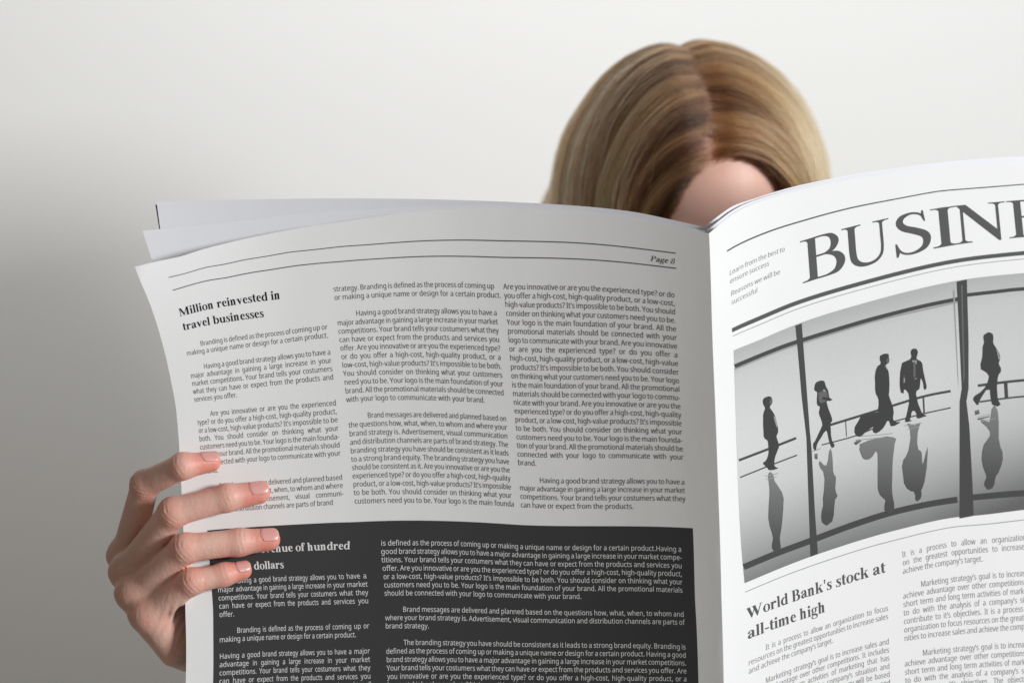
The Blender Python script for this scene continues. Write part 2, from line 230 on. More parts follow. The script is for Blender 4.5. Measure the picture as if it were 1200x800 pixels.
# outlines of the small sans letters: advance, points (x, y, ...), triangles
LETTERS = {
'a': (180, [92,175,120,171,139,161,150,143,154,117,154,0,133,0,128,24,127,24,119,16,111,9,103,3,94,0,82,-2,69,-3,54,-2,41,2,30,9,22,19,17,32,15,48,20,71,35,87,61,98,97,103,126,104,126,114,124,132,117,144,106,150,91,152,78,151,65,148,53,144,42,139,34,160,46,166,60,170,76,174,101,83,74,80,56,73,47,62,44,47,46,35,53,26,63,21,75,20,95,23,112,32,122,47,126,69,126,84], [38,1,0,37,1,38,37,2,1,36,2,37,35,2,36,35,29,2,29,3,2,34,33,35,33,32,35,32,31,35,31,30,35,30,29,35,28,3,29,27,3,28,27,4,3,26,4,27,26,5,4,25,5,26,24,52,25,52,5,25,23,52,24,22,52,23,21,40,22,40,39,22,39,52,22,51,5,52,21,41,40,21,42,41,20,42,21,50,5,51,20,43,42,19,43,20,19,44,43,49,7,50,7,5,50,19,45,44,18,45,19,48,8,49,8,7,49,18,46,45,48,9,8,6,5,7,47,9,48,18,47,46,18,9,47,17,9,18,17,10,9,16,10,17,16,11,10,16,12,11,15,12,16,15,13,12,14,13,15]),
'b': (197, [55,184,55,174,55,164,54,156,54,149,55,149,64,159,76,167,90,173,109,175,138,169,160,153,175,125,180,86,177,59,171,37,160,19,146,7,129,-1,109,-3,90,-1,76,4,64,12,55,22,53,22,47,0,27,0,27,244,55,244,104,151,88,150,75,145,66,136,60,123,57,107,55,87,55,86,58,58,66,37,81,24,105,20,125,24,139,37,148,58,150,86,148,115,139,135,125,147], [26,28,27,26,0,28,26,1,0,8,10,9,26,2,1,7,10,8,7,11,10,6,11,7,26,3,2,5,29,6,29,11,6,26,4,3,29,47,11,47,12,11,5,30,29,5,31,30,26,5,4,26,33,5,33,32,5,32,31,5,46,12,47,45,12,46,45,13,12,26,34,33,44,13,45,26,35,34,26,36,35,43,13,44,43,14,13,26,37,36,43,15,14,42,15,43,26,38,37,41,15,42,26,24,38,24,39,38,41,16,15,40,16,41,24,23,39,23,40,39,26,25,24,22,40,23,22,16,40,22,17,16,21,17,22,21,18,17,20,18,21,20,19,18]),
'c': (154, [96,-3,75,-1,56,6,40,18,28,35,20,57,18,85,20,114,28,137,41,154,57,166,76,173,98,175,111,174,123,172,135,169,143,166,135,142,126,145,117,148,107,150,98,150,82,149,69,143,59,134,52,121,48,105,47,85,48,66,52,50,59,38,69,29,81,23,96,21,109,22,121,24,131,27,140,31,140,6,131,2,121,-1,110,-3], [11,13,12,11,14,13,10,14,11,10,15,14,10,16,15,9,16,10,9,21,16,21,20,16,20,19,16,19,18,16,18,17,16,8,22,9,22,21,9,8,23,22,8,24,23,7,24,8,7,25,24,7,26,25,6,26,7,6,27,26,6,28,27,5,28,6,5,29,28,4,29,5,4,30,29,4,31,30,3,31,4,36,38,37,3,32,31,35,38,36,34,38,35,3,33,32,33,38,34,3,38,33,2,38,3,1,38,2,1,39,38,1,40,39,1,41,40,0,41,1]),
'd': (197, [88,-3,59,2,37,19,22,47,18,86,22,124,37,153,60,169,89,175,101,174,112,172,121,168,129,163,136,157,142,150,144,150,143,155,143,162,142,169,142,175,142,244,170,244,170,0,147,0,143,23,142,23,136,16,129,10,121,4,112,0,101,-2,93,20,116,24,131,35,139,54,142,80,142,85,139,114,132,135,116,147,92,152,72,147,58,134,50,112,47,85,50,58,58,37,73,24], [19,21,20,19,22,21,7,9,8,18,22,19,7,10,9,7,11,10,6,11,7,17,22,18,6,12,11,6,13,12,16,22,17,6,40,13,40,14,13,15,16,22,5,41,6,41,40,6,39,14,40,39,15,14,39,38,15,38,37,15,37,22,15,5,42,41,5,43,42,4,43,5,36,22,37,4,44,43,3,44,4,35,22,36,3,45,44,34,22,35,3,46,45,33,22,34,2,46,3,2,47,46,32,24,33,24,22,33,2,31,47,31,25,32,25,24,32,31,26,25,23,22,24,2,26,31,1,26,2,1,27,26,1,28,27,1,29,28,0,29,1,0,30,29]),
'e': (181, [94,175,114,173,132,166,146,154,156,138,162,119,165,98,165,81,47,81,51,55,62,36,79,25,102,21,117,22,131,24,144,28,157,33,157,8,144,3,131,0,117,-3,100,-3,77,-1,57,7,41,19,28,36,20,58,18,85,20,111,27,133,38,151,54,164,72,172,93,152,75,149,61,139,52,124,47,103,135,103,134,117,131,129,125,138,117,146,106,150], [32,1,0,32,2,1,31,2,32,31,3,2,30,3,31,30,33,3,33,43,3,43,4,3,30,34,33,29,34,30,42,4,43,29,35,34,41,4,42,29,36,35,41,5,4,40,5,41,28,36,29,39,5,40,28,37,36,39,6,5,38,6,39,27,37,28,27,38,37,27,6,38,27,7,6,26,8,27,8,7,27,26,9,8,25,9,26,25,10,9,24,10,25,24,11,10,15,17,16,14,17,15,24,12,11,13,17,14,12,17,13,24,17,12,23,17,24,23,18,17,22,18,23,22,19,18,22,20,19,21,20,22]),
'f': (110, [106,150,63,150,63,0,35,0,35,150,5,150,5,163,35,173,35,183,37,203,42,219,50,231,61,239,74,244,91,245,101,245,110,244,117,242,124,240,117,217,111,219,105,221,98,222,91,222,79,220,70,213,65,201,63,183,63,172,106,172], [13,15,14,13,16,15,12,16,13,12,17,16,12,18,17,12,19,18,11,21,12,21,20,12,20,19,12,10,23,11,23,22,11,22,21,11,10,24,23,10,25,24,9,25,10,9,26,25,8,26,9,8,27,26,8,28,27,7,28,8,6,28,7,6,29,28,6,0,29,5,0,6,3,1,4,3,2,1]),
'g': (197, [88,175,104,174,119,169,131,161,142,149,144,149,148,172,170,172,170,-3,168,-25,162,-44,151,-58,136,-69,117,-75,93,-77,75,-76,59,-74,44,-71,31,-66,31,-40,44,-46,60,-50,77,-53,95,-54,114,-50,129,-41,139,-25,142,-5,142,2,142,6,142,13,143,19,143,23,142,23,132,11,119,3,105,-2,89,-3,59,3,36,20,22,48,18,86,22,122,36,151,59,169,92,151,79,149,68,144,59,134,52,121,48,105,47,85,50,57,59,37,73,24,93,20,105,21,115,23,124,28,131,34,136,42,140,52,142,65,142,79,142,86,141,107,137,123,130,136,121,145,108,150], [44,1,0,44,2,1,5,7,6,5,8,7,43,2,44,43,3,2,43,45,3,45,4,3,43,46,45,69,4,45,42,46,43,68,4,69,42,46,47,68,5,4,68,67,5,67,66,5,66,8,5,42,48,47,42,49,48,65,8,66,41,49,42,41,50,49,64,8,65,41,51,50,40,51,41,63,8,64,40,52,51,62,8,63,61,8,62,40,53,52,60,8,61,39,53,40,59,32,60,32,8,60,39,54,53,58,32,59,57,32,58,39,55,54,56,33,57,56,34,33,31,8,32,55,34,56,38,55,39,38,34,55,30,8,31,29,8,30,38,35,34,28,8,29,38,36,35,37,36,38,27,8,28,27,9,8,26,9,27,25,9,26,25,10,9,18,20,19,24,10,25,24,11,10,18,21,20,18,22,21,23,11,24,18,23,22,18,11,23,18,12,11,17,12,18,17,13,12,16,13,17,15,13,16,15,14,13]),
'h': (198, [55,172,55,166,55,160,54,154,54,148,56,148,62,156,70,163,78,168,88,172,99,174,109,175,129,173,144,168,156,160,165,148,170,132,172,112,172,0,144,0,144,110,142,128,135,141,123,149,106,151,89,150,76,144,66,135,60,123,57,107,55,89,55,0,27,0,27,244,55,244], [32,34,33,32,0,34,10,12,11,9,12,10,9,13,12,32,1,0,8,13,9,8,14,13,7,14,8,32,2,1,6,14,7,6,15,14,32,3,2,5,24,6,24,15,6,32,4,3,5,24,25,23,15,24,5,26,25,22,15,23,32,5,4,32,28,5,28,27,5,27,26,5,22,16,15,21,16,22,21,17,16,20,17,21,32,29,28,20,18,17,19,18,20,32,30,29,32,31,30]),
'i': (83, [42,236,48,235,53,232,57,227,58,218,57,211,53,205,48,202,42,200,35,202,30,205,26,211,25,218,26,227,30,232,35,235,55,172,55,0,27,0,27,172], [18,16,19,18,17,16,15,1,0,14,1,15,14,2,1,13,2,14,13,3,2,12,3,13,12,4,3,11,4,12,11,5,4,10,5,11,10,6,5,9,6,10,9,7,6,8,7,9]),
'j': (83, [25,218,26,227,30,232,35,235,42,236,48,235,53,232,57,227,58,218,57,211,53,205,48,202,42,200,35,202,30,205,26,211,7,-77,0,-77,-7,-76,-13,-75,-18,-73,-18,-50,-13,-52,-8,-53,-2,-53,4,-54,13,-52,21,-48,26,-40,27,-27,27,172,55,172,55,-26,54,-41,50,-53,44,-63,35,-71,22,-75], [29,31,30,29,32,31,29,33,32,28,33,29,27,33,28,27,34,33,26,34,27,20,22,21,20,23,22,25,34,26,20,24,23,25,35,34,20,25,24,20,35,25,20,36,35,20,37,36,19,37,20,18,37,19,18,16,37,17,16,18,3,5,4,2,5,3,2,6,5,1,6,2,1,7,6,0,7,1,0,8,7,15,8,0,15,9,8,14,9,15,14,10,9,13,10,14,13,11,10,12,11,13]),
'k': (171, [55,116,55,111,55,103,54,95,54,89,55,89,58,92,61,96,65,101,69,106,73,110,76,114,131,172,164,172,94,98,168,0,134,0,75,80,55,63,55,0,27,0,27,244,55,244], [20,22,21,20,0,22,11,13,12,11,14,13,20,1,0,10,14,11,20,2,1,9,14,10,8,14,9,20,3,2,7,14,8,7,15,14,6,17,7,17,15,7,20,4,3,5,17,6,20,5,4,20,18,5,18,17,5,16,15,17,20,19,18]),
'l': (83, [55,0,27,0,27,244,55,244], [1,3,2,1,0,3]),
'm': (300, [216,175,241,171,260,160,270,141,274,112,274,0,246,0,246,111,244,128,238,141,227,149,211,151,190,148,175,137,167,119,165,95,165,0,137,0,137,111,136,123,133,133,128,141,121,147,112,150,101,151,86,150,74,144,66,135,60,123,57,108,55,89,55,0,27,0,27,172,50,172,54,149,56,149,62,157,69,163,77,169,87,172,96,174,106,175,125,173,140,168,151,159,159,146,161,146,171,159,184,168,200,173], [41,43,42,50,1,0,40,43,41,40,44,43,49,1,50,39,44,40,32,34,33,32,35,34,49,2,1,38,44,39,38,45,44,48,2,49,37,45,38,48,10,2,10,3,2,37,46,45,47,11,48,11,10,48,36,24,37,24,46,37,36,25,24,23,46,24,47,12,11,22,46,23,36,26,25,9,3,10,32,36,35,32,28,36,28,27,36,27,26,36,47,13,12,21,46,22,21,47,46,21,13,47,20,13,21,8,3,9,8,4,3,20,14,13,19,14,20,7,4,8,32,29,28,18,14,19,18,15,14,7,5,4,17,15,18,6,5,7,32,30,29,17,16,15,32,31,30]),
'n': (198, [110,175,137,171,157,160,168,141,172,112,172,0,144,0,144,110,142,128,135,141,123,149,106,151,82,147,66,135,58,116,55,89,55,0,27,0,27,172,50,172,54,149,56,149,62,157,70,163,79,169,89,172,99,174], [26,1,0,25,1,26,24,1,25,17,19,18,17,20,19,24,2,1,23,2,24,22,2,23,22,11,2,11,10,2,10,3,2,21,11,22,21,12,11,9,3,10,17,21,20,17,14,21,14,13,21,13,12,21,8,3,9,8,4,3,7,4,8,17,15,14,7,5,4,6,5,7,17,16,15]),
'o': (194, [177,86,175,66,171,48,164,33,155,20,144,10,130,3,114,-2,97,-3,80,-2,65,3,52,10,40,20,31,33,24,48,19,66,18,86,20,113,27,135,39,152,55,165,74,173,98,175,120,173,139,165,155,152,167,135,174,113,47,86,48,67,52,51,59,38,69,28,81,22,97,20,113,22,126,28,135,38,142,51,146,67,148,86,146,105,142,121,135,134,126,144,113,149,97,151,74,147,59,134,50,113], [21,23,22,20,23,21,20,24,23,19,24,20,19,25,24,18,47,19,47,46,19,46,25,19,46,45,25,45,26,25,44,26,45,18,48,47,43,26,44,17,48,18,43,27,26,17,49,48,42,27,43,41,27,42,17,28,49,16,28,17,41,0,27,40,0,41,15,28,16,15,29,28,39,0,40,39,1,0,15,30,29,38,1,39,14,30,15,38,2,1,14,31,30,37,2,38,13,31,14,37,3,2,13,32,31,36,3,37,12,32,13,36,4,3,12,33,32,35,4,36,12,34,33,34,4,35,11,34,12,11,4,34,11,5,4,10,5,11,10,6,5,9,6,10,9,7,6,8,7,9]),
'p': (197, [109,175,138,170,160,153,175,125,180,86,177,59,171,37,160,19,146,7,129,-1,109,-3,96,-2,85,0,76,4,68,9,61,15,55,22,54,22,54,16,55,8,55,0,55,-6,55,-77,27,-77,27,172,50,172,54,149,55,149,61,156,68,162,76,167,85,172,96,174,104,151,88,150,76,145,67,137,61,125,57,110,55,92,55,86,57,67,60,50,66,37,75,28,88,22,105,20,119,22,130,29,139,39,145,52,149,68,150,87,148,113,139,134,125,147], [32,1,0,31,1,32,23,25,24,23,26,25,30,1,31,30,2,1,29,2,30,28,2,29,27,33,28,33,2,28,33,55,2,55,3,2,27,34,33,27,35,34,23,27,26,23,38,27,38,37,27,37,36,27,36,35,27,54,3,55,53,3,54,53,4,3,52,4,53,23,39,38,23,40,39,51,4,52,23,41,40,51,5,4,50,5,51,23,42,41,50,6,5,49,6,50,23,17,42,17,43,42,48,6,49,17,44,43,48,7,6,47,7,48,17,45,44,46,7,47,16,46,45,23,18,17,15,46,16,15,7,46,15,8,7,23,19,18,14,8,15,13,8,14,23,20,19,13,9,8,12,9,13,11,9,12,23,21,20,11,10,9,23,22,21]),
'q': (197, [142,-4,142,3,142,10,143,17,143,23,141,23,133,13,121,4,106,-1,88,-3,59,2,37,19,22,47,18,86,20,113,27,135,37,152,52,165,69,173,89,175,107,173,122,167,133,159,142,149,143,149,148,172,170,172,170,-77,142,-77,93,20,109,22,121,27,131,35,137,46,141,61,142,80,142,85,139,114,131,135,116,148,92,152,72,147,58,134,50,112,47,85,50,58,58,37,73,24], [18,20,19,18,21,20,17,21,18,24,26,25,24,27,26,17,22,21,16,22,17,16,40,22,40,23,22,15,41,16,41,40,16,39,23,40,39,24,23,39,38,24,38,37,24,37,27,24,15,42,41,14,42,15,14,43,42,36,27,37,13,43,14,13,44,43,12,44,13,35,27,36,12,45,44,34,27,35,33,4,34,4,27,34,12,46,45,11,46,12,32,4,33,11,47,46,31,4,32,30,5,31,5,4,31,11,29,47,30,6,5,3,27,4,29,6,30,11,6,29,10,6,11,2,27,3,10,7,6,1,27,2,10,8,7,0,27,1,9,8,10,28,27,0]),
'r': (132, [107,175,112,175,118,175,123,174,128,173,124,147,120,148,115,149,110,149,106,149,96,148,87,145,78,140,71,134,64,125,60,115,56,104,55,92,55,0,27,0,27,172,50,172,54,140,55,140,61,150,68,158,76,165,86,170,96,174], [28,1,0,28,2,1,28,3,2,28,4,3,27,4,28,27,5,4,19,21,20,19,22,21,26,5,27,25,6,26,6,5,26,24,9,25,9,8,25,8,7,25,7,25,6,23,10,24,10,9,24,23,11,10,23,12,11,19,23,22,19,15,23,15,14,23,14,13,23,13,12,23,19,15,16,19,17,16,19,18,17]),
's': (154, [139,47,137,32,131,20,121,10,107,3,90,-2,71,-3,54,-2,40,0,27,3,17,8,17,33,28,28,42,24,56,21,71,20,90,21,102,26,110,35,112,45,111,51,108,56,103,62,96,67,85,72,70,78,54,85,41,91,31,98,23,106,18,117,16,130,21,149,34,163,55,172,81,175,96,174,110,172,123,168,136,164,126,141,115,145,103,149,91,151,79,152,64,151,52,146,46,140,43,131,44,125,47,119,53,114,61,110,73,104,88,98,103,92,115,86,126,79,133,70,138,60], [34,36,35,34,37,36,33,37,34,33,38,37,33,39,38,33,42,39,42,41,39,41,40,39,32,44,33,44,43,33,43,42,33,32,45,44,32,46,45,31,46,32,31,47,46,31,48,47,31,49,48,30,49,31,30,50,49,30,51,50,29,51,30,29,52,51,29,53,52,28,53,29,28,54,53,28,55,54,27,55,28,27,56,55,26,56,27,26,57,56,25,57,26,25,58,57,24,58,25,23,58,24,23,59,58,22,59,23,21,59,22,21,0,59,20,0,21,19,0,20,19,1,0,18,1,19,17,1,18,10,12,11,17,2,1,10,13,12,16,2,17,10,14,13,15,2,16,10,15,14,10,2,15,10,3,2,10,4,3,9,4,10,8,4,9,8,5,4,7,5,8,7,6,5]),
't': (116, [85,20,91,20,98,21,104,22,109,23,109,2,103,0,96,-2,88,-3,80,-3,67,-2,55,1,45,8,37,18,31,32,30,50,30,150,5,150,5,164,30,175,41,211,58,211,58,172,107,172,107,150,58,150,58,51,60,37,65,27,74,22], [19,21,20,19,22,21,18,22,19,18,23,22,18,24,23,17,24,18,15,25,16,15,26,25,15,27,26,14,27,15,14,28,27,13,28,14,13,29,28,3,5,4,2,5,3,13,0,29,1,5,2,0,5,1,13,5,0,12,5,13,11,5,12,11,6,5,10,6,11,10,7,6,10,8,7,9,8,10]),
'u': (198, [171,172,171,0,148,0,144,23,142,23,136,15,128,8,119,3,109,0,99,-3,88,-3,69,-2,53,3,41,12,32,24,27,40,25,59,25,172,54,172,54,61,56,43,63,30,75,23,92,20,109,22,122,27,132,36,138,49,142,64,143,82,143,172], [16,18,17,16,19,18,29,0,30,29,1,0,28,1,29,27,1,28,16,20,19,15,20,16,26,1,27,15,21,20,14,21,15,25,3,26,3,1,26,14,22,21,24,4,25,4,3,25,13,22,14,13,23,22,24,5,4,2,1,3,23,5,24,13,5,23,13,6,5,12,6,13,12,7,6,11,7,12,11,8,7,11,9,8,10,9,11]),
'v': (163, [65,0,0,172,30,172,67,71,69,63,72,55,75,46,77,38,79,31,81,25,82,25,83,31,85,38,88,47,91,55,94,63,96,71,133,172,163,172,98,0], [0,2,1,0,3,2,16,18,17,16,19,18,0,4,3,15,19,16,14,19,15,0,5,4,13,19,14,0,6,5,12,19,13,0,7,6,11,19,12,0,8,7,10,19,11,0,9,8,0,10,9,0,19,10]),
'w': (252, [138,97,136,104,134,111,133,117,131,123,130,129,128,134,127,139,126,143,125,143,124,139,123,134,122,129,121,123,119,117,118,110,116,104,114,97,83,0,51,0,4,172,33,172,56,81,59,71,61,62,63,53,65,44,67,36,68,29,69,29,70,34,71,39,73,45,74,51,75,57,77,64,79,70,81,75,111,172,142,172,171,75,174,68,176,60,178,51,180,43,182,36,183,30,184,30,185,36,187,43,188,52,191,61,193,71,196,81,220,172,249,172,201,0,168,0], [19,21,20,19,22,21,37,39,38,37,9,39,9,8,39,8,40,39,53,55,54,53,56,55,37,10,9,7,40,8,37,11,10,6,40,7,37,12,11,5,40,6,4,40,5,37,13,12,3,40,4,37,14,13,2,40,3,37,15,14,1,40,2,37,16,15,0,40,1,37,17,16,57,40,0,37,18,17,19,23,22,52,56,53,36,18,37,57,41,40,19,24,23,51,56,52,35,18,36,57,42,41,34,18,35,19,25,24,50,56,51,57,43,42,33,18,34,19,26,25,49,56,50,57,44,43,32,18,33,31,18,32,19,27,26,57,45,44,48,56,49,30,18,31,57,46,45,19,28,27,47,56,48,29,18,30,57,47,46,57,56,47,19,29,28,19,18,29]),
'x': (170, [68,88,9,172,41,172,85,107,129,172,161,172,101,88,164,0,132,0,85,69,38,0,6,0], [0,2,1,0,3,2,3,5,4,3,6,5,0,6,3,11,6,0,11,9,6,9,7,6,11,10,9,8,7,9]),
'y': (164, [0,172,30,172,68,74,71,66,74,57,76,50,79,42,81,34,82,27,83,27,86,37,89,48,94,61,98,74,133,172,164,172,89,-24,83,-39,75,-52,66,-62,55,-70,42,-75,27,-77,20,-77,13,-76,8,-75,4,-74,4,-52,7,-53,12,-53,17,-54,22,-54,32,-53,40,-50,46,-46,52,-40,57,-32,61,-23,70,-1], [38,1,0,38,2,1,13,15,14,13,16,15,12,16,13,38,3,2,38,4,3,11,16,12,38,5,4,38,6,5,10,16,11,38,7,6,9,16,10,38,8,7,38,9,8,38,16,9,37,16,38,36,16,37,36,17,16,35,17,36,35,18,17,34,18,35,33,18,34,32,18,33,32,19,18,26,28,27,26,29,28,31,19,32,26,30,29,26,31,30,26,19,31,26,20,19,26,21,20,25,21,26,24,21,25,24,22,21,23,22,24]),
'z': (151, [138,0,13,0,13,19,105,150,18,150,18,172,136,172,136,151,45,22,138,22], [4,6,5,4,7,6,4,3,7,3,8,7,2,8,3,2,9,8,2,0,9,1,0,2]),
'A': (205, [175,0,147,71,56,71,29,0,0,0,89,230,115,230,205,0,113,166,112,169,110,175,107,182,105,189,103,195,102,200,100,194,99,187,97,181,95,175,93,170,92,166,66,97,139,97], [4,6,5,4,14,6,14,7,6,4,15,14,13,7,14,12,7,13,4,16,15,11,7,12,4,17,16,10,7,11,4,18,17,4,19,18,9,7,10,4,20,19,8,7,9,4,21,20,22,7,8,4,2,21,2,22,21,2,1,22,1,7,22,4,3,2,0,7,1]),
'H': (238, [206,0,177,0,177,107,60,107,60,0,31,0,31,229,60,229,60,132,177,132,177,229,206,229], [5,7,6,5,8,7,9,11,10,9,0,11,5,3,8,3,9,8,3,2,9,2,0,9,5,4,3,1,0,2]),
'B': (209, [97,229,134,226,162,216,178,199,183,172,182,160,179,148,172,139,164,131,153,125,140,122,140,120,154,117,166,112,176,104,184,94,189,81,191,65,189,46,182,30,170,17,154,8,135,2,112,0,31,0,31,229,102,132,127,134,143,141,151,153,154,169,150,185,140,196,123,202,98,204,60,204,60,132,60,107,60,24,106,24,132,27,149,36,157,50,160,67,159,79,155,89,148,97,137,102,123,106,104,107], [24,35,25,35,0,25,35,1,0,35,2,1,35,34,2,34,3,2,24,36,35,33,3,34,32,3,33,32,4,3,31,4,32,30,4,31,30,5,4,29,5,30,29,6,5,28,6,29,28,7,6,27,7,28,27,8,7,26,8,27,24,37,36,37,26,36,37,8,26,37,9,8,37,10,9,37,11,10,37,12,11,37,13,12,37,49,13,49,14,13,24,38,37,48,14,49,47,14,48,47,15,14,46,15,47,45,15,46,45,16,15,44,16,45,44,17,16,43,17,44,42,17,43,42,18,17,41,18,42,41,19,18,40,19,41,40,20,19,39,20,40,24,39,38,24,20,39,24,21,20,24,22,21,24,23,22]),
'I': (109, [96,0,13,0,13,17,40,23,40,206,13,212,13,229,96,229,96,212,69,206,69,23,96,17], [5,7,6,5,8,7,4,8,5,4,9,8,3,9,4,3,10,9,2,10,3,2,11,10,1,11,2,1,0,11]),
'Y': (182, [91,116,150,229,182,229,105,89,105,0,76,0,76,88,0,229,31,229], [6,8,7,6,0,8,0,2,1,0,3,2,6,3,0,6,4,3,5,4,6]),
'T': (178, [104,0,75,0,75,204,3,204,3,229,175,229,175,204,104,204], [3,5,4,3,6,5,1,7,2,1,0,7]),
'M': (291, [132,0,57,201,55,201,56,194,57,184,57,174,57,163,58,151,58,139,58,0,31,0,31,229,74,229,144,41,146,41,217,229,260,229,260,0,231,0,231,141,231,152,232,163,232,174,233,184,233,193,234,200,232,200,156,0], [10,2,11,2,12,11,2,1,12,1,13,12,14,26,15,26,16,15,26,25,16,25,17,16,10,3,2,0,13,1,14,27,26,24,17,25,10,4,3,23,17,24,10,5,4,22,17,23,10,6,5,21,17,22,20,17,21,10,7,6,19,17,20,10,8,7,18,17,19,10,9,8,0,14,13,0,27,14]),
'L': (168, [31,0,31,229,60,229,60,26,160,26,160,0], [0,2,1,0,3,2,0,4,3,0,5,4]),
'R': (200, [94,229,120,227,141,222,157,213,169,200,175,184,178,164,176,147,171,133,163,122,154,114,143,108,132,103,195,0,161,0,106,95,60,95,60,0,31,0,31,229,93,204,60,204,60,119,94,119,118,122,135,130,145,144,148,163,146,176,142,187,134,194,124,200,110,203], [18,21,19,21,0,19,21,1,0,21,2,1,21,3,2,21,20,3,20,4,3,18,22,21,32,4,20,31,4,32,31,5,4,30,5,31,29,5,30,28,5,29,28,6,5,27,6,28,27,7,6,26,7,27,26,8,7,25,8,26,25,9,8,24,9,25,24,10,9,23,10,24,18,16,22,16,23,22,16,10,23,16,11,10,16,12,11,16,15,12,15,13,12,18,17,16,14,13,15]),
'W': (298, [294,229,233,0,204,0,159,150,157,157,156,164,154,171,152,177,151,183,149,188,148,193,148,195,147,193,147,188,146,183,144,177,143,171,141,164,139,156,137,149,94,0,64,0,4,229,34,229,70,89,71,82,73,75,75,67,76,60,78,54,79,47,80,41,81,35,82,41,83,48,84,55,85,62,87,69,89,76,91,84,93,91,133,229,163,229,205,90,207,82,209,75,211,67,213,60,214,53,215,47,216,40,217,35,219,43,220,51,222,61,224,70,226,80,229,89,264,229], [21,23,22,21,24,23,40,42,41,40,11,42,11,43,42,57,0,58,57,1,0,40,12,11,10,43,11,40,13,12,9,43,10,40,14,13,8,43,9,40,15,14,7,43,8,40,16,15,6,43,7,5,43,6,40,17,16,4,43,5,40,18,17,3,43,4,40,19,18,2,43,3,40,20,19,39,20,40,2,44,43,56,1,57,21,25,24,38,20,39,2,45,44,21,26,25,55,1,56,37,20,38,2,46,45,21,27,26,54,1,55,36,20,37,2,47,46,21,28,27,35,20,36,53,1,54,21,29,28,2,48,47,34,20,35,21,30,29,2,49,48,52,1,53,33,20,34,21,31,30,2,50,49,51,1,52,32,20,33,21,32,31,2,51,50,21,20,32,2,1,51]),
'.': (86, [23,17,25,27,29,34,35,38,43,39,50,38,57,34,61,27,63,17,61,7,57,1,50,-3,43,-4,35,-3,29,1,25,7], [3,5,4,2,5,3,2,6,5,1,6,2,1,7,6,0,7,1,0,8,7,15,8,0,15,9,8,14,9,15,14,10,9,13,10,14,13,11,10,12,11,13]),
',': (86, [62,34,58,22,54,9,50,-4,44,-17,39,-29,34,-41,13,-41,16,-29,19,-15,22,-1,25,12,27,25,29,37,59,37], [12,14,13,12,0,14,12,1,0,11,1,12,11,2,1,10,2,11,10,3,2,9,3,10,9,4,3,8,4,9,8,5,4,7,5,8,7,6,5]),
'?': (139, [38,17,39,27,43,34,50,38,57,39,65,38,71,34,76,27,77,17,76,7,71,1,65,-3,57,-4,50,-3,43,1,39,7,45,73,46,84,47,94,51,103,56,111,63,119,72,128,83,137,91,145,97,152,101,159,103,167,104,175,101,189,94,199,82,205,65,208,50,207,37,204,25,199,14,194,4,217,17,223,32,228,49,231,67,232,94,228,114,217,127,199,131,176,130,163,126,152,121,142,113,133,104,124,93,115,84,106,77,99,72,92,69,86,68,79,67,70,67,64,45,64], [40,42,41,39,42,40,39,43,42,38,43,39,37,43,38,37,44,43,36,35,37,35,34,37,34,33,37,33,32,37,32,37,31,31,44,37,30,44,31,30,45,44,29,45,30,28,45,29,28,46,45,27,46,28,26,46,27,26,47,46,25,47,26,24,47,25,24,48,47,23,48,24,23,49,48,22,49,23,22,50,49,21,50,22,21,51,50,20,51,21,20,52,51,19,52,20,19,53,52,18,53,19,18,54,53,17,54,18,17,55,54,17,56,55,16,56,17,16,57,56,59,57,16,59,58,57,3,5,4,2,5,3,2,6,5,1,6,2,1,7,6,0,7,1,0,8,7,15,8,0,15,9,8,14,9,15,14,10,9,13,10,14,13,11,10,12,11,13]),
'-': (103, [13,73,13,98,90,98,90,73], [0,2,1,0,3,2]),
"'": (56, [52,226,49,214,45,201,40,188,35,175,30,162,25,150,4,150,6,160,9,170,11,180,13,190,15,201,17,211,18,220,20,229,50,229], [14,16,15,14,0,16,14,1,0,13,1,14,13,2,1,12,2,13,12,3,2,11,3,12,10,3,11,10,4,3,9,4,10,9,5,4,8,5,9,8,6,5,7,6,8]),
}
